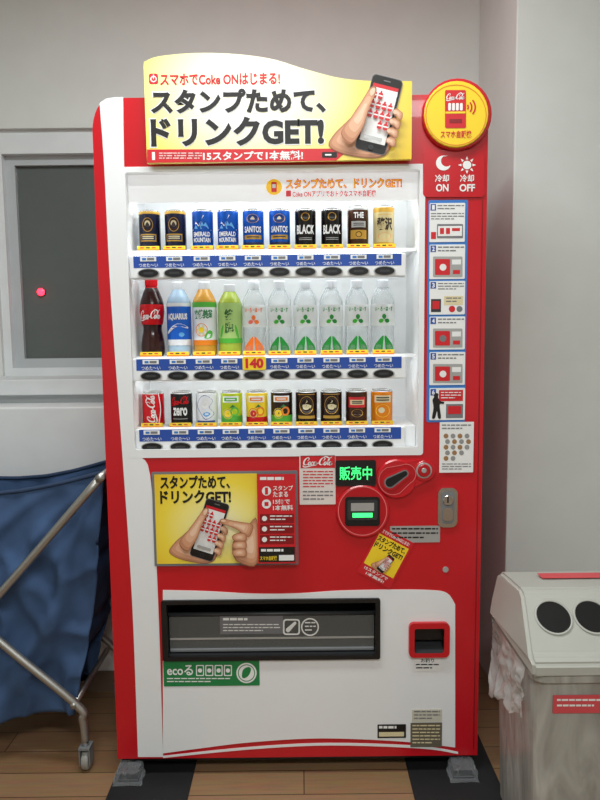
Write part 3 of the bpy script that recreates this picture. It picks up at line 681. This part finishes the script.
CR = M('can_red', (218, 14, 28), .18, metal=.15); SKY = M('can_sky', (96, 168, 224), .35); LIME = M('can_lime', (190, 210, 36), .2, metal=.15); OR2 = M('can_orange', (240, 138, 20), .2, metal=.15); WC = M('can_white', (236, 238, 242), .25)
DSIL = M('can_dark_brown', (48, 30, 24), .2, metal=.2)
def lines(b, zs_, hw, r, mat, t=.0016):
    for z_ in zs_: b.patch(-hw, hw, z_, z_+t, r, mat)
def d_gold(b, h, r):
    b.bshape(ell(0, h*.64, .015, .019, 24), r, GOLD); b.bshape(ell(0, h*.64, .0125, .0165, 24), r+.0004, CBR); b.bshape(ell(0, h*.66, .008, .009, 16), r+.0008, CREAM); b.bshape(smooth([(-.006, h*.62), (0, h*.70), (.006, h*.62), (.003, h*.58), (-.003, h*.58)], 3), r+.0012, BROWN)
    b.patch(-.024, .024, h*.24, h*.42, r, GOLD); b.patch(-.021, .021, h*.27, h*.39, r+.0005, NAVY); lines(b, (h*.30, h*.345), .016, r+.001, CREAM, .0026)
def d_mount(b, h, r):
    b.bshape([(-.030, h*.5), (-.016, h*.70), (-.007, h*.6), (.006, h*.86), (.030, h*.5)], r, WHITE); b.bshape([(-.004, h*.6), (.002, h*.7), (.006, h*.62), (.012, h*.68), (.022, h*.54), (-.002, h*.52)], r+.0005, SKY); b.bshape([(-.022, h*.54), (-.016, h*.62), (-.010, h*.53)], r+.0005, SKY)
    T(b, 'EMERALD', .025, h*.35, h*.46, r, WHITE, .03); T(b, 'MOUNTAIN', .026, h*.21, h*.32, r, WHITE, .03)
def d_sant(b, h, r):
    b.bshape(ell(0, h*.76, .017, .012, 20), r, GOLD); b.bshape(ell(0, h*.76, .013, .009, 20), r+.0005, NAVY); b.bshape(smooth([(-.006, h*.74), (0, h*.81), (.006, h*.74)], 3), r+.001, CREAM); T(b, 'SANTOS', .025, h*.43, h*.58, r, WHITE, .03); b.patch(-.026, .026, h*.27, h*.37, r, GOLD); lines(b, (h*.31,), .018, r+.0005, NAVY, .003)
def d_black(b, h, r):
    T(b, 'BLACK', .027, h*.38, h*.60, r, WHITE, .04); b.bshape(ell(0, h*.79, .012, .011, 20), r, GOLD); b.bshape(ell(0, h*.79, .009, .008, 20), r+.0005, CK); lines(b, (h*.28, h*.24), .018, r, SILV)
def d_the(b, h, r):
    T(b, 'THE', .014, h*.71, h*.84, r, WHITE, .03); b.patch(-.021, .021, h*.5, h*.64, r, SILV); lines(b, (h*.54, h*.58), .015, r+.0005, INK, .002); b.patch(-.024, .024, h*.24, h*.44, r, GOLD); b.bshape(ell(0, h*.34, .009, .008, 16), r+.0005, CBR)
def d_zei(b, h, r):
    T(b, '贅沢', .023, h*.42, h*.72, r, BROWN, .04); b.bshape(ell(0, h*.29, .019, .010, 20), r, ORG); lines(b, (h*.78,), .02, r, GOLD)
G1 = 'cans on the top display shelf'
pairs = ['left can', 'right can']
for k in (0, 1): can(0, k, f'dark can with gold oval crest, {["first", "second"][k]} from the left on the top shelf', hC, rC, [(.9, CN), (.96, GOLD)], d_gold, G1)
for k in (0, 1): can(0, 2+k, f'blue can with white mountain picture, {pairs[k]} of the mountain pair on top shelf', hC, rC, [(.95, CB)], d_mount, G1)
for k in (0, 1): can(0, 4+k, f'blue can with gold crest, {pairs[k]} of the gold crested blue pair on top shelf', hC, rC, [(.2, NAVY), (.95, CB)], d_sant, G1)
for k in (0, 1): can(0, 6+k, f'black can with large white lettering BLACK, {pairs[k]} of its pair on top shelf', hC, rC, [(.95, CK)], d_black, G1)
can(0, 8, 'dark brown can with gold band, second from right on the top shelf', hC+.006, rC, [(.9, CBR), (.95, SILV)], d_the, G1)
can(0, 9, 'cream and gold can, rightmost on the top shelf', hC+.006, rC, [(.16, GOLD), (.84, CE), (.95, GOLD)], d_zei, G1)
# bottom row
hB = .098; G3 = 'cans on the bottom display shelf'; rB = .0305
def d_coke(b, h, r): T(b, 'Coca-Cola', .017, h*.12, h*.93, r, WHITE, .035, .28, True); b.bshape(smooth([(.020, h*.14), (.026, h*.5), (.021, h*.92), (.023, h*.92), (.029, h*.5), (.023, h*.14)], 4), r, WHITE)
def d_zero(b, h, r): T(b, 'Coca-Cola', .027, h*.60, h*.88, r, CR, .035, .28); T(b, 'zero', .021, h*.32, h*.55, r, WHITE, .03); lines(b, (h*.22,), .022, r, SILV)
def d_white(b, h, r):
    b.bshape(smooth([(-.028, h*.62), (-.005, h*.90), (.022, h*.74), (.011, h*.55), (.026, h*.36), (0, h*.20), (-.016, h*.40)], 4), r, BLUE); b.bshape(smooth([(-.012, h*.60), (0, h*.74), (.010, h*.66), (.002, h*.52)], 4), r+.0006, WHITE); b.bshape(smooth([(-.008, h*.36), (.004, h*.42), (.014, h*.36), (.002, h*.28)], 4), r+.0006, SKY); b.patch(-.028, .028, h*.10, h*.17, r, BLUE)
def d_fruit(c1, c2):
    def f(b, h, r):
        b.bshape(ell(-.009, h*.36, .015, .015, 22), r, c1); b.bshape(ell(-.009, h*.36, .011, .011, 22), r+.0003, CREAM); b.bshape(ell(-.009, h*.36, .0095, .0095, 22), r+.0006, c1)
        b.bshape(ell(.012, h*.42, .013, .013, 22), r+.0009, c2); b.bshape([(-.004, h*.52), (.006, h*.62), (.014, h*.56)], r+.0012, GREEN); b.patch(-.024, .024, h*.68, h*.86, r, WHITE); b.patch(-.019, .019, h*.72, h*.82, r+.0006, c2); lines(b, (h*.755,), .013, r+.001, WHITE, .003)
    return f
def d_cafe(b, h, r):
    b.bshape(ell(0, h*.58, .021, .025, 26), r, GOLD); b.bshape(ell(0, h*.58, .017, .021, 26), r+.0005, BROWN); b.bshape(smooth([(-.010, h*.50), (-.010, h*.60), (.008, h*.60), (.008, h*.50), (.003, h*.46), (-.005, h*.46)], 3), r+.001, CREAM); b.bshape(smooth([(.008, h*.585), (.014, h*.57), (.012, h*.50), (.008, h*.52)], 3), r+.001, CREAM); b.bshape(smooth([(-.004, h*.63), (.001, h*.70), (-.002, h*.75), (.003, h*.69)], 3), r+.001, CREAM)
    b.patch(-.026, .026, h*.2, h*.28, r, GOLD); lines(b, (h*.88,), .026, r, GOLD)
def d_red(b, h, r): b.patch(-.026, .026, h*.5, h*.80, r, PRED); b.patch(-.021, .021, h*.58, h*.72, r+.0006, CREAM); lines(b, (h*.615, h*.66), .015, r+.001, BROWN, .0028); b.bshape(ell(0, h*.34, .017, .011, 18), r, GOLD); b.bshape(ell(0, h*.34, .012, .007, 18), r+.0005, CBR)
def d_soup(b, h, r): b.bshape(ell(0, h*.4, .021, .018, 20), r, YEL); b.bshape(ell(-.004, h*.42, .009, .008, 16), r+.0005, CREAM); b.patch(-.025, .025, h*.64, h*.84, r, CREAM); lines(b, (h*.69, h*.76), .019, r+.0006, BROWN, .0034)
can(2, 0, 'red cola can with flowing white lettering running upwards, leftmost on the bottom shelf', hB, rB, [(.94, CR)], d_coke, G3)
can(2, 1, 'black cola can with red and white lettering, second on the bottom shelf', hB, rB, [(.94, CK)], d_zero, G3)
can(2, 2, 'white can with blue swirl, third from left on the bottom shelf', hB, rB, [(.94, WC)], d_white, G3)
can(2, 3, 'yellow green fruit juice can on the bottom shelf beside the white can', hB, rB, [(.3, LEAF), (.94, LIME)], d_fruit(YEL, LEAF), G3)
can(2, 4, 'yellow can with red fruit beside the yellow green juice can on bottom shelf', hB, rB, [(.26, CR), (.94, YEL)], d_fruit(PRED, ORG), G3)
can(2, 5, 'dark can with yellow and green fruit, sixth on the bottom shelf', hB, rB, [(.3, LEAF), (.94, DSIL)], d_fruit(YEL, ORG), G3)
for k in (0, 1): can(2, 6+k, f'dark brown coffee can with gold ring emblem, {pairs[k]} of its pair on bottom shelf', hB, rB, [(.94, DSIL)], d_cafe, G3)
can(2, 8, 'brown can with red panel, second from right on the bottom shelf', hB, rB, [(.94, CBR)], d_red, G3)
can(2, 9, 'orange and yellow can, rightmost on the bottom shelf', hB, rB, [(.94, OR2)], d_soup, G3)
# bottles
WATER = clear_mat('clear_bottle', (222, 232, 236), .88, .06, 1.4, .35); TEA = M('tea_amber', (214, 156, 54), .15); GTEA = M('green_tea', (170, 190, 66), .15); AQ = M('pale_drink', (176, 206, 232), .15)
CAPW = M('cap_white', (232, 236, 240), .35)
def bottle(ci, label, prof, bmat, lab, capm, deco, name_group):
    row = rows[1]; X = q(row['x'][ci], row['b']-30, YP-.02)[0]
    t = thing('drink_bottle', label, 'bottle', (X, YP, row['z']), name_group)
    B().lathe(prof, bmat, 32).build('bottle_body', t)
    z0_, z1_, pr_, mats = lab
    b = B(); b.lathe(pr_, mats, 32); deco(b); b.build('bottle_label', t)
    zt = prof[-1][1]
    c = B(); c.lathe([(.0160, zt-.010), (.0160, zt+.010), (.0145, zt+.012), (.0001, zt+.012)], capm, 24); c.lathe([(.0170, zt-.014), (.0170, zt-.011), (.0155, zt-.011)], capm, 24)
    for i in range(24):
        a = 2*PI*i/24; c.box(.0160*math.cos(a)-.0008, .0160*math.cos(a)+.0008, .0160*math.sin(a)-.0008, .0160*math.sin(a)+.0008, zt-.008, zt+.009, capm)
    c.build('bottle_cap', t)
G2 = 'bottles on the middle display shelf'
def P(h, rmax=.0325, sh=.72): return [(.0001, 0), (rmax*.85, 0), (rmax, .006), (rmax, h*sh), (rmax*.97, h*(sh+.03)), (rmax*.84, h*(sh+.085)), (rmax*.56, h*.885), (.0140, h*.925), (.0140, h-.01)]
coke = smooth([(.026, 0), (.0315, .010), (.0325, .03), (.029, .055), (.0255, .075), (.028, .095), (.0330, .125), (.0315, .150), (.022, .178), (.014, .195), (.013, .203)], 4, False)
def c1(b): T(b, 'Coca-Cola', .031, .098, .130, .0348, WHITE, .035, .28)
bottle(0, 'contoured cola bottle with red label and red cap, leftmost on the middle shelf', [(.0001, 0)]+coke, COLA, (0, 0, [(.0285, .088), (.0310, .10), (.0340, .125), (.0328, .143)], CR), CR, c1, G2)
def lab(z0_, z1_, r, bands):
    pts = [(r, z0_)]; ms = []
    for f_, mt in bands: pts.append((r, z0_+(z1_-z0_)*f_)); ms.append(mt)
    return (0, 0, pts, ms)
h2 = .203; AB = M('aqua_blue', (10, 96, 204), .3)
def c2(b):
    T(b, 'AQUARIUS', .030, .098, .118, .0347, WHITE, .05); b.bshape(smooth([(-.030, .070), (0, .090), (.030, .082), (.030, .076), (0, .082), (-.030, .062)], 3), .0347, WHITE); b.bshape(ell(.012, .060, .008, .006, 16), .0350, SKY)
bottle(1, 'pale sports drink bottle with blue and white label, second on the middle shelf', P(h2), AQ, lab(.03, .146, .0337, [(.14, WC), (.92, AB), (1, WC)]), CAPW, c2, G2)
def c3(b):
    T(b, '爽健美茶', .028, .102, .128, .0341, GREEN, .05); b.bshape(ell(-.006, .072, .018, .018, 22), .0345, ORG); b.bshape(smooth([(.002, .050), (.014, .070), (.026, .066), (.022, .050)], 3), .0350, LEAF); b.bshape(ell(-.006, .072, .008, .008, 14), .0355, YEL)
    for k in range(6): b.bshape(ell(-.006+.012*math.cos(k*PI/3), .072+.012*math.sin(k*PI/3), .0035, .0035, 8), .0357, CREAM)
bottle(2, 'amber tea bottle with white label, orange flower and green leaf on the middle shelf', P(h2), TEA, lab(.03, .148, .0337, [(.12, ORG), (.88, WC), (1, LEAF)]), CAPW, c3, G2)
DG = M('tea_text_green', (30, 96, 40), .35); PGL = M('tea_label_pale_green', (172, 206, 122), .35)
def c4(b):
    T(b, '綾', .013, .098, .128, .0341, DG, .05); T(b, '鷹', .013, .062, .092, .0341, DG, .05); b.bshape(smooth([(-.030, .045), (-.020, .058), (-.016, .085), (-.024, .075)], 3), .0341, LEAF); b.bshape(smooth([(.030, .045), (.020, .058), (.016, .085), (.024, .075)], 3), .0341, LEAF)
bottle(3, 'green tea bottle with pale green label and dark green writing on the middle shelf', P(h2-.008), GTEA, lab(.035, .145, .0337, [(.12, LEAF), (1, PGL)]), CAPW, c4, G2)
PINK2 = M('peach_print', (240, 110, 96), .4)
def ciro(cm, cm2, bm_):
    def f(b):
        T(b, 'い・ろ・は・す', .026, .118, .131, .0347, cm, .05)
        for k, a_ in enumerate((90, 200, 340)):                 # three leaf sprig
            a = math.radians(a_); ca, sa = math.cos(a), math.sin(a)
            leaf = [(.001, 0), (.007, .0055), (.013, .0045), (.016, 0), (.013, -.0045), (.007, -.0055)]
            b.bshape(smooth([(x*ca-y*sa, .095+x*sa+y*ca) for x, y in leaf], 3), .0347+.0003*k, (cm, cm2, cm)[k])
        b.bshape(smooth([(-.030, .006), (-.029, .022), (-.018, .036), (-.002, .052), (-.003, .026), (-.007, .006)], 3), .0340, bm_); b.bshape(smooth([(.030, .006), (.029, .022), (.018, .036), (.002, .052), (.003, .026), (.007, .006)], 3), .0340, bm_)
    return f
WL = clear_mat('clear_label', (250, 252, 250), .35, .3)
OC = M('orange_print', (246, 118, 20), .35); LEAF2 = M('deep_leaf', (14, 140, 46), .4); LEAF3 = M('bright_leaf', (58, 176, 40), .4)
bottle(4, 'clear water bottle with orange picture, beside the green tea on middle shelf', P(h2), WATER, lab(.078, .137, .0338, [(1, WL)]), CAPW, ciro(OC, PINK2, OC), G2)
for k, o_ in enumerate(['first', 'second', 'third', 'fourth', 'fifth']):
    bottle(5+k, f'clear water bottle with green leaf print, {o_} from left of five on middle shelf', P(h2), WATER, lab(.078, .137, .0338, [(1, WL)]), CAPW, ciro(LEAF2, LEAF3, LEAF2), G2)
# ================================================================== FLOOR MATS
RUB = M('black_rubber', (20, 20, 22), .7, vary=.2)
a = qf(112, 785)[0]; b = qf(190, 790)[0]
tag(B().box(a, b, 1.35, 2.20, 0, .0045, RUB, .001, 1).build('floor_mat'), 'black rubber strip on the floor under the left foot of the vending machine', 'mat', 'rubber strips under the machine')
a = qf(411, 785)[0]; b = qf(498, 780)[0]
tag(B().box(a, b, 1.35, 2.20, 0, .0045, RUB, .001, 1).build('floor_mat'), 'black rubber strip on the floor under the right foot of the machine, beside the bin', 'mat', 'rubber strips under the machine')
# ================================================================== LAUNDRY CART
xr, xl = -.542, -1.29; yf_, yb_ = 1.80, 2.14; zt = .862; xm = (xr+xl)/2; zm = .45
CORG = (xm, 1.97, 0)
CT = thing('laundry_cart', 'blue cloth laundry cart on a folding metal frame with casters beside the vending machine', 'laundry cart', CORG)
fb = B()
def xleg(y):
    fb.tube(smooth([(xr, y, zt), (xm, y, zm), (xl+.11, y, .20), (xl+.085, y, .155), (xl+.08, y, .09)], 6, False), .0115, STEEL)
    fb.tube(smooth([(xl, y+.024, zt), (xm, y+.024, zm), (xr-.11, y+.024, .205), (xr-.088, y+.024, .155), (xr-.083, y+.024, .09)], 6, False), .0115, STEEL)
    fb.lathe([(.014, 0), (.014, .03), (.0001, .031)], DGREY, 14, xm, y+.018, zm, 'Y')
xleg(yf_-.012); xleg(yb_+.01)
for X in (xr, xl): fb.tube([(X, yf_-.03, zt), (X, yb_+.05, zt)], .0115, STEEL)
for X in (xl+.11, xr-.11): fb.tube([(X, yf_, .2), (X, yb_, .2)], .009, STEEL)
fb.build('frame', CT, CORG)
BAG = M('blue_canvas', (58, 84, 122), .85, vary=.18)
nt = BAG.node_tree; n = nt.nodes.new('ShaderNodeTexNoise'); n.inputs['Scale'].default_value = 260; bpn = nt.nodes.new('ShaderNodeBump'); bpn.inputs['Strength'].default_value = .15
nt.links.new(n.outputs['Fac'], bpn.inputs['Height']); nt.links.new(bpn.outputs[0], nt.nodes['Principled BSDF'].inputs['Normal'])
bg = B(); NR = 64; NS = 72; vs = []; fs = []
def ridge(v): return 1-abs(noise.noise(v))*2
for i in range(NR+1):
    t = i/NR
    inset = .012 + .10*t**1.6
    xa, xb = xl+inset, xr-inset*1.05; ya, yb3 = yf_+.052+.012*t, yb_-.03-.02*t
    loop = []
    for k in range(NS): loop.append((xb+(xa-xb)*k/NS, ya, 'f', k/NS))
    for k in range(NS//2): loop.append((xa, ya+(yb3-ya)*k/(NS//2), 's', 0))
    for k in range(NS): loop.append((xa+(xb-xa)*k/NS, yb3, 'b', k/NS))
    for k in range(NS//2): loop.append((xb, yb3+(ya-yb3)*k/(NS//2), 's', 0))
    for (x, y, sd, u) in loop:
        sag = (.06*math.sin(PI*u)) if sd == 'f' else (.07*math.sin(PI*u) if sd == 'b' else 0)
        z = zt-sag*(1-t) - t*(zt-.180) - .05*math.sin(PI*min(1, max(0, (x-xl)/(xr-xl))))*t
        w_ = noise.noise(Vector((x*5, y*5, z*3)))*.026*(.2+t*.8) + .010*noise.noise(Vector((x*14+z*6, y*9, z*5)))
        dx, dz = xr-x, zt-z                  # folds hanging from the top right corner and pulled creases below
        ang = math.atan2(dx, dz+.02); rad = math.hypot(dx, dz)
        fold = .5+.5*math.sin(ang*19+3.4*noise.noise(Vector((x*3, 1.7, z*3))))
        w_ -= .036*min(1, rad*3.5)*(fold**2.6)*min(1, 2.5*t+.1)
        w_ -= .030*max(0, ridge(Vector((x*8+z*5, 3.3, z*7-x*3)))-.35)*min(1, 3*t)
        if sd == 'f': y += max(-.046, w_*.9)
        elif sd == 'b': y += w_
        else: x += min(.004, w_) if x > xm else w_
        vs.append((x, y, z))
n1 = len(vs)//(NR+1)
for i in range(NR):
    for k in range(n1): fs.append((i*n1+k, i*n1+(k+1) % n1, (i+1)*n1+(k+1) % n1, (i+1)*n1+k))
fs.append(tuple(NR*n1+k for k in range(n1)))
bg.add(vs, fs, BAG, True); bgo = bg.build('bag', CT, CORG)
hm = B(); hm.tube([vs[k] for k in range(n1)]+[vs[0]], .006, M('bag_hem', (42, 62, 92), .8)); hm.build('hem', bgo, CORG)
for X in (xr-.083, xl+.08):
    for Y in (yf_+.012, yb_+.034):
        c = B(); c.tube([(X, Y, .10), (X, Y, .07)], .009, CHROME)
        c.box(X-.016, X-.012, Y-.018, Y+.024, .022, .074, GREY, .002, 1); c.box(X+.012, X+.016, Y-.018, Y+.024, .022, .074, GREY, .002, 1); c.box(X-.016, X+.016, Y-.018, Y+.02, .070, .076, GREY)
        co = c.build('caster', CT, CORG)
        wv = B(); ring = [(.024, -.010), (.029, -.010), (.0315, -.006), (.0315, .006), (.029, .010), (.024, .010)]
        vv = []; ff = []; N = 24
        pr2 = [(.0001, -.010)]+ring+[(.0001, .010)]
        for r_, a_ in pr2:
            for i in range(N): t = 2*PI*i/N; vv.append((X+a_, Y+.01+r_*math.cos(t), .0315+r_*math.sin(t)))
        for k in range(len(pr2)-1):
            for i in range(N): ff.append((k*N+i, k*N+(i+1) % N, (k+1)*N+(i+1) % N, (k+1)*N+i))
        wv.add(vv, ff, M('wheel_grey', (150, 148, 142), .5), True); wv.build('wheel', co, CORG)
# ================================================================== RECYCLING BIN
bx0, bx1 = .503, .84; by0, by1 = 1.395, 1.735
BORG = ((bx0+bx1)/2, (by0+by1)/2, 0)
BIN = thing('recycling_bin', 'grey plastic recycling bin with round holes in its sloping lid, right of the vending machine', 'bin', BORG)
BINL = M('bin_lid_grey', (182, 182, 174), .45)
def cloudy():
    mt = bpy.data.materials.new('cloudy_plastic'); mt.use_nodes = True; nt = mt.node_tree; b = nt.nodes['Principled BSDF']
    tc = nt.nodes.new('ShaderNodeTexCoord'); mp = nt.nodes.new('ShaderNodeMapping'); mp.inputs['Scale'].default_value = (1, 1, .28)
    n = nt.nodes.new('ShaderNodeTexNoise'); n.inputs['Scale'].default_value = 15; n.inputs['Detail'].default_value = 3; n.inputs['Distortion'].default_value = 1.2
    nt.links.new(tc.outputs['Object'], mp.inputs[0]); nt.links.new(mp.outputs[0], n.inputs['Vector'])
    r = nt.nodes.new('ShaderNodeValToRGB'); r.color_ramp.elements[0].position = .32; r.color_ramp.elements[1].position = .68
    r.color_ramp.elements[0].color = (*lin((148, 146, 139)), 1); r.color_ramp.elements[1].color = (*lin((186, 184, 177)), 1)
    nt.links.new(n.outputs['Fac'], r.inputs['Fac']); nt.links.new(r.outputs['Color'], b.inputs['Base Color'])
    bp_ = nt.nodes.new('ShaderNodeBump'); bp_.inputs['Strength'].default_value = .3; bp_.inputs['Distance'].default_value = .015
    nt.links.new(n.outputs['Fac'], bp_.inputs['Height']); nt.links.new(bp_.outputs[0], b.inputs['Normal'])
    b.inputs['Roughness'].default_value = .24; b.inputs['Subsurface Weight'].default_value = .15
    return mt
BINB = cloudy()
def loft(b, secs, mat, cap=True, n=5):
    vs = []; fs = []; N = None
    for (xa, xb, ya, yb3, r, z) in secs:
        p = rr(xa, ya, xb, yb3, r, n); N = len(p); vs += [(x, y, z) for x, y in p]
    for k in range(len(secs)-1):
        for i in range(N): fs.append((k*N+i, k*N+(i+1) % N, (k+1)*N+(i+1) % N, (k+1)*N+i))
    if cap: fs.append(tuple(range(N))[::-1]); fs.append(tuple((len(secs)-1)*N+i for i in range(N)))
    return b.add(vs, fs, mat, False)
bb = B(); loft(bb, [(bx0+.024, bx1-.026, by0+.024, by1-.026, .03, 0), (bx0+.012, bx1-.014, by0+.012, by1-.014, .03, .475), (bx0+.005, bx1-.006, by0+.005, by1-.006, .03, .475), (bx0+.005, bx1-.006, by0+.005, by1-.006, .03, .495)], BINB); bbo = bb.build('bin_body', BIN, BORG)
prof = [(by0, .488), (by0, .520), (by0+.022, .530), (1.525, .624), (1.55, .632), (1.70, .618), (1.72, .606), (by1, .53), (by1, .488)]
bm = bmesh.new(); A = [bm.verts.new((bx0+(.016 if z > .56 else 0), y, z)) for y, z in prof]; C_ = [bm.verts.new((bx1-(.016 if z > .56 else 0), y, z)) for y, z in prof]
bm.faces.new(A); bm.faces.new(C_[::-1])
for i in range(len(prof)):
    j = (i+1) % len(prof); bm.faces.new((A[i], C_[i], C_[j], A[j]))
bmesh.ops.recalc_face_normals(bm, faces=bm.faces); bmesh.ops.bevel(bm, geom=bm.edges[:], offset=.007, segments=3, affect='EDGES', clamp_overlap=True)
ld = B(); ld.bm(bm, BINL, False); ldo = ld.build('lid', BIN, BORG)
p0 = Vector((0, by0+.022, .530)); p1 = Vector((0, 1.525, .624)); tan = (p1-p0).normalized(); nrm = Vector((0, -tan.z, tan.y))
for hx in (.578, .667, .756):
    c0_ = p0 + tan*.088 + nrm*.001 + Vector((hx, 0, 0))
    h = B()
    def ringp(r, off): return [c0_ + Vector((1, 0, 0))*r*math.cos(2*PI*i/32) + tan*r*math.sin(2*PI*i/32) + nrm*off for i in range(32)]
    rs = [ringp(.043, 0), ringp(.043, .003), ringp(.0385, .003), ringp(.0385, .0006)]
    vv = sum(rs, []); ff = []
    for k in range(3):
        for i in range(32): ff.append((k*32+i, k*32+(i+1) % 32, (k+1)*32+(i+1) % 32, (k+1)*32+i))
    h.add(vv, ff, BINL, True); h.add(ringp(.0385, .0008), [tuple(range(32))], BLACK); h.build('opening', ldo, BORG)
PINK = M('faded_red_print', (214, 78, 84), .5)
l = B(); l.box(.60, .80, 1.62, 1.655, .629, .6295, PINK); l.build('lid_label', ldo, BORG)
l = B(); l.pr(553, 695, 640, 713, by0+.0105, PINK, .001); l.marks(557, 699, 610, 710, 2, by0+.0099, WHITE); l.build('bin_label', bbo, BORG)['label'] = 'faded red label'
# liner: clear plastic bag hanging out under the lid on the left side and back corner
LIN = clear_mat('liner_plastic', (222, 223, 220), .62, .12, 1.8, .25)
ln_ = B(); vs = []; fs = []; path = []
for k in range(17): path.append((bx0+.11-.11*k/16 if False else bx0-.001, by0+.05+(by1-.03-by0-.05)*k/16))
for k in range(1, 7): a = PI-(PI/2)*k/6; path.append((bx0+.029+.03*math.cos(a), by1-.03+.03*math.sin(a)))
for k in range(1, 9): path.append((bx0+.029+.012*k, by1))
dense = []
for i in range(len(path)-1):
    a, b = path[i], path[i+1]
    for j in range(3): dense.append((a[0]+(b[0]-a[0])*j/3, a[1]+(b[1]-a[1])*j/3, (i+j/3)/(len(path)-1)))
N = len(dense); mx_, my_ = BORG[0], BORG[1]; ROWS = 26
for r_ in range(ROWS+1):
    t = r_/ROWS
    for i, (x, y, u) in enumerate(dense):
        d = Vector((-1, .25+u, 0)).normalized(); k_ = min(1, t*4)
        w_ = .012*k_*noise.noise(Vector((x*14, y*14, 1.7+t*2.8))) + .012*k_*abs(noise.noise(Vector((x*26+t*3, y*26, t*6)))) + .005*k_*noise.noise(Vector((x*60, y*60, t*9)))
        bulge = .05*math.exp(-((x-bx0)**2+(y-by1)**2)/.012)*math.sin(PI*min(1, t*1.1))
        px_ = x+d.x*w_+bulge*.6; py_ = y+d.y*w_+bulge*1.6
        if px_ < XR+.012 and py_ > F-.02: px_ = XR+.012
        ln_len = .12+.16*u+.03*noise.noise(Vector((u*9, 2, 0)))
        vs.append((px_, py_, .487-ln_len*t))
for r_ in range(ROWS):
    for i in range(N-1): fs.append((r_*N+i, r_*N+i+1, (r_+1)*N+i+1, (r_+1)*N+i))
ln_.add(vs, fs, LIN, True)
tag(ln_.build('bin_liner'), 'crumpled clear plastic liner hanging out under the lid on the left of the grey bin', 'plastic bag')
# ================================================================== LIGHTS
def area(name, loc, size, sy, power, color, rx=0, rz=0):
    L = bpy.data.lights.new(name, 'AREA'); L.shape = 'RECTANGLE'; L.size = size; L.size_y = sy; L.energy = power; L.color = color
    o = bpy.data.objects.new(name, L); COL.objects.link(o); o.location = loc; o.rotation_euler = (rx, 0, rz); return o
area('ceiling_light', (-.25, 1.25, 2.60), 1.3, .25, 26, (.95, .995, 1))
area('ceiling_light', (.1, -.7, 2.60), 1.4, .3, 46, (.95, .995, 1))
wd = bpy.data.worlds.new('world'); S.world = wd; wd.use_nodes = True; wd.node_tree.nodes['Background'].inputs[0].default_value = (.05, .06, .07, 1); wd.node_tree.nodes['Background'].inputs[1].default_value = .4
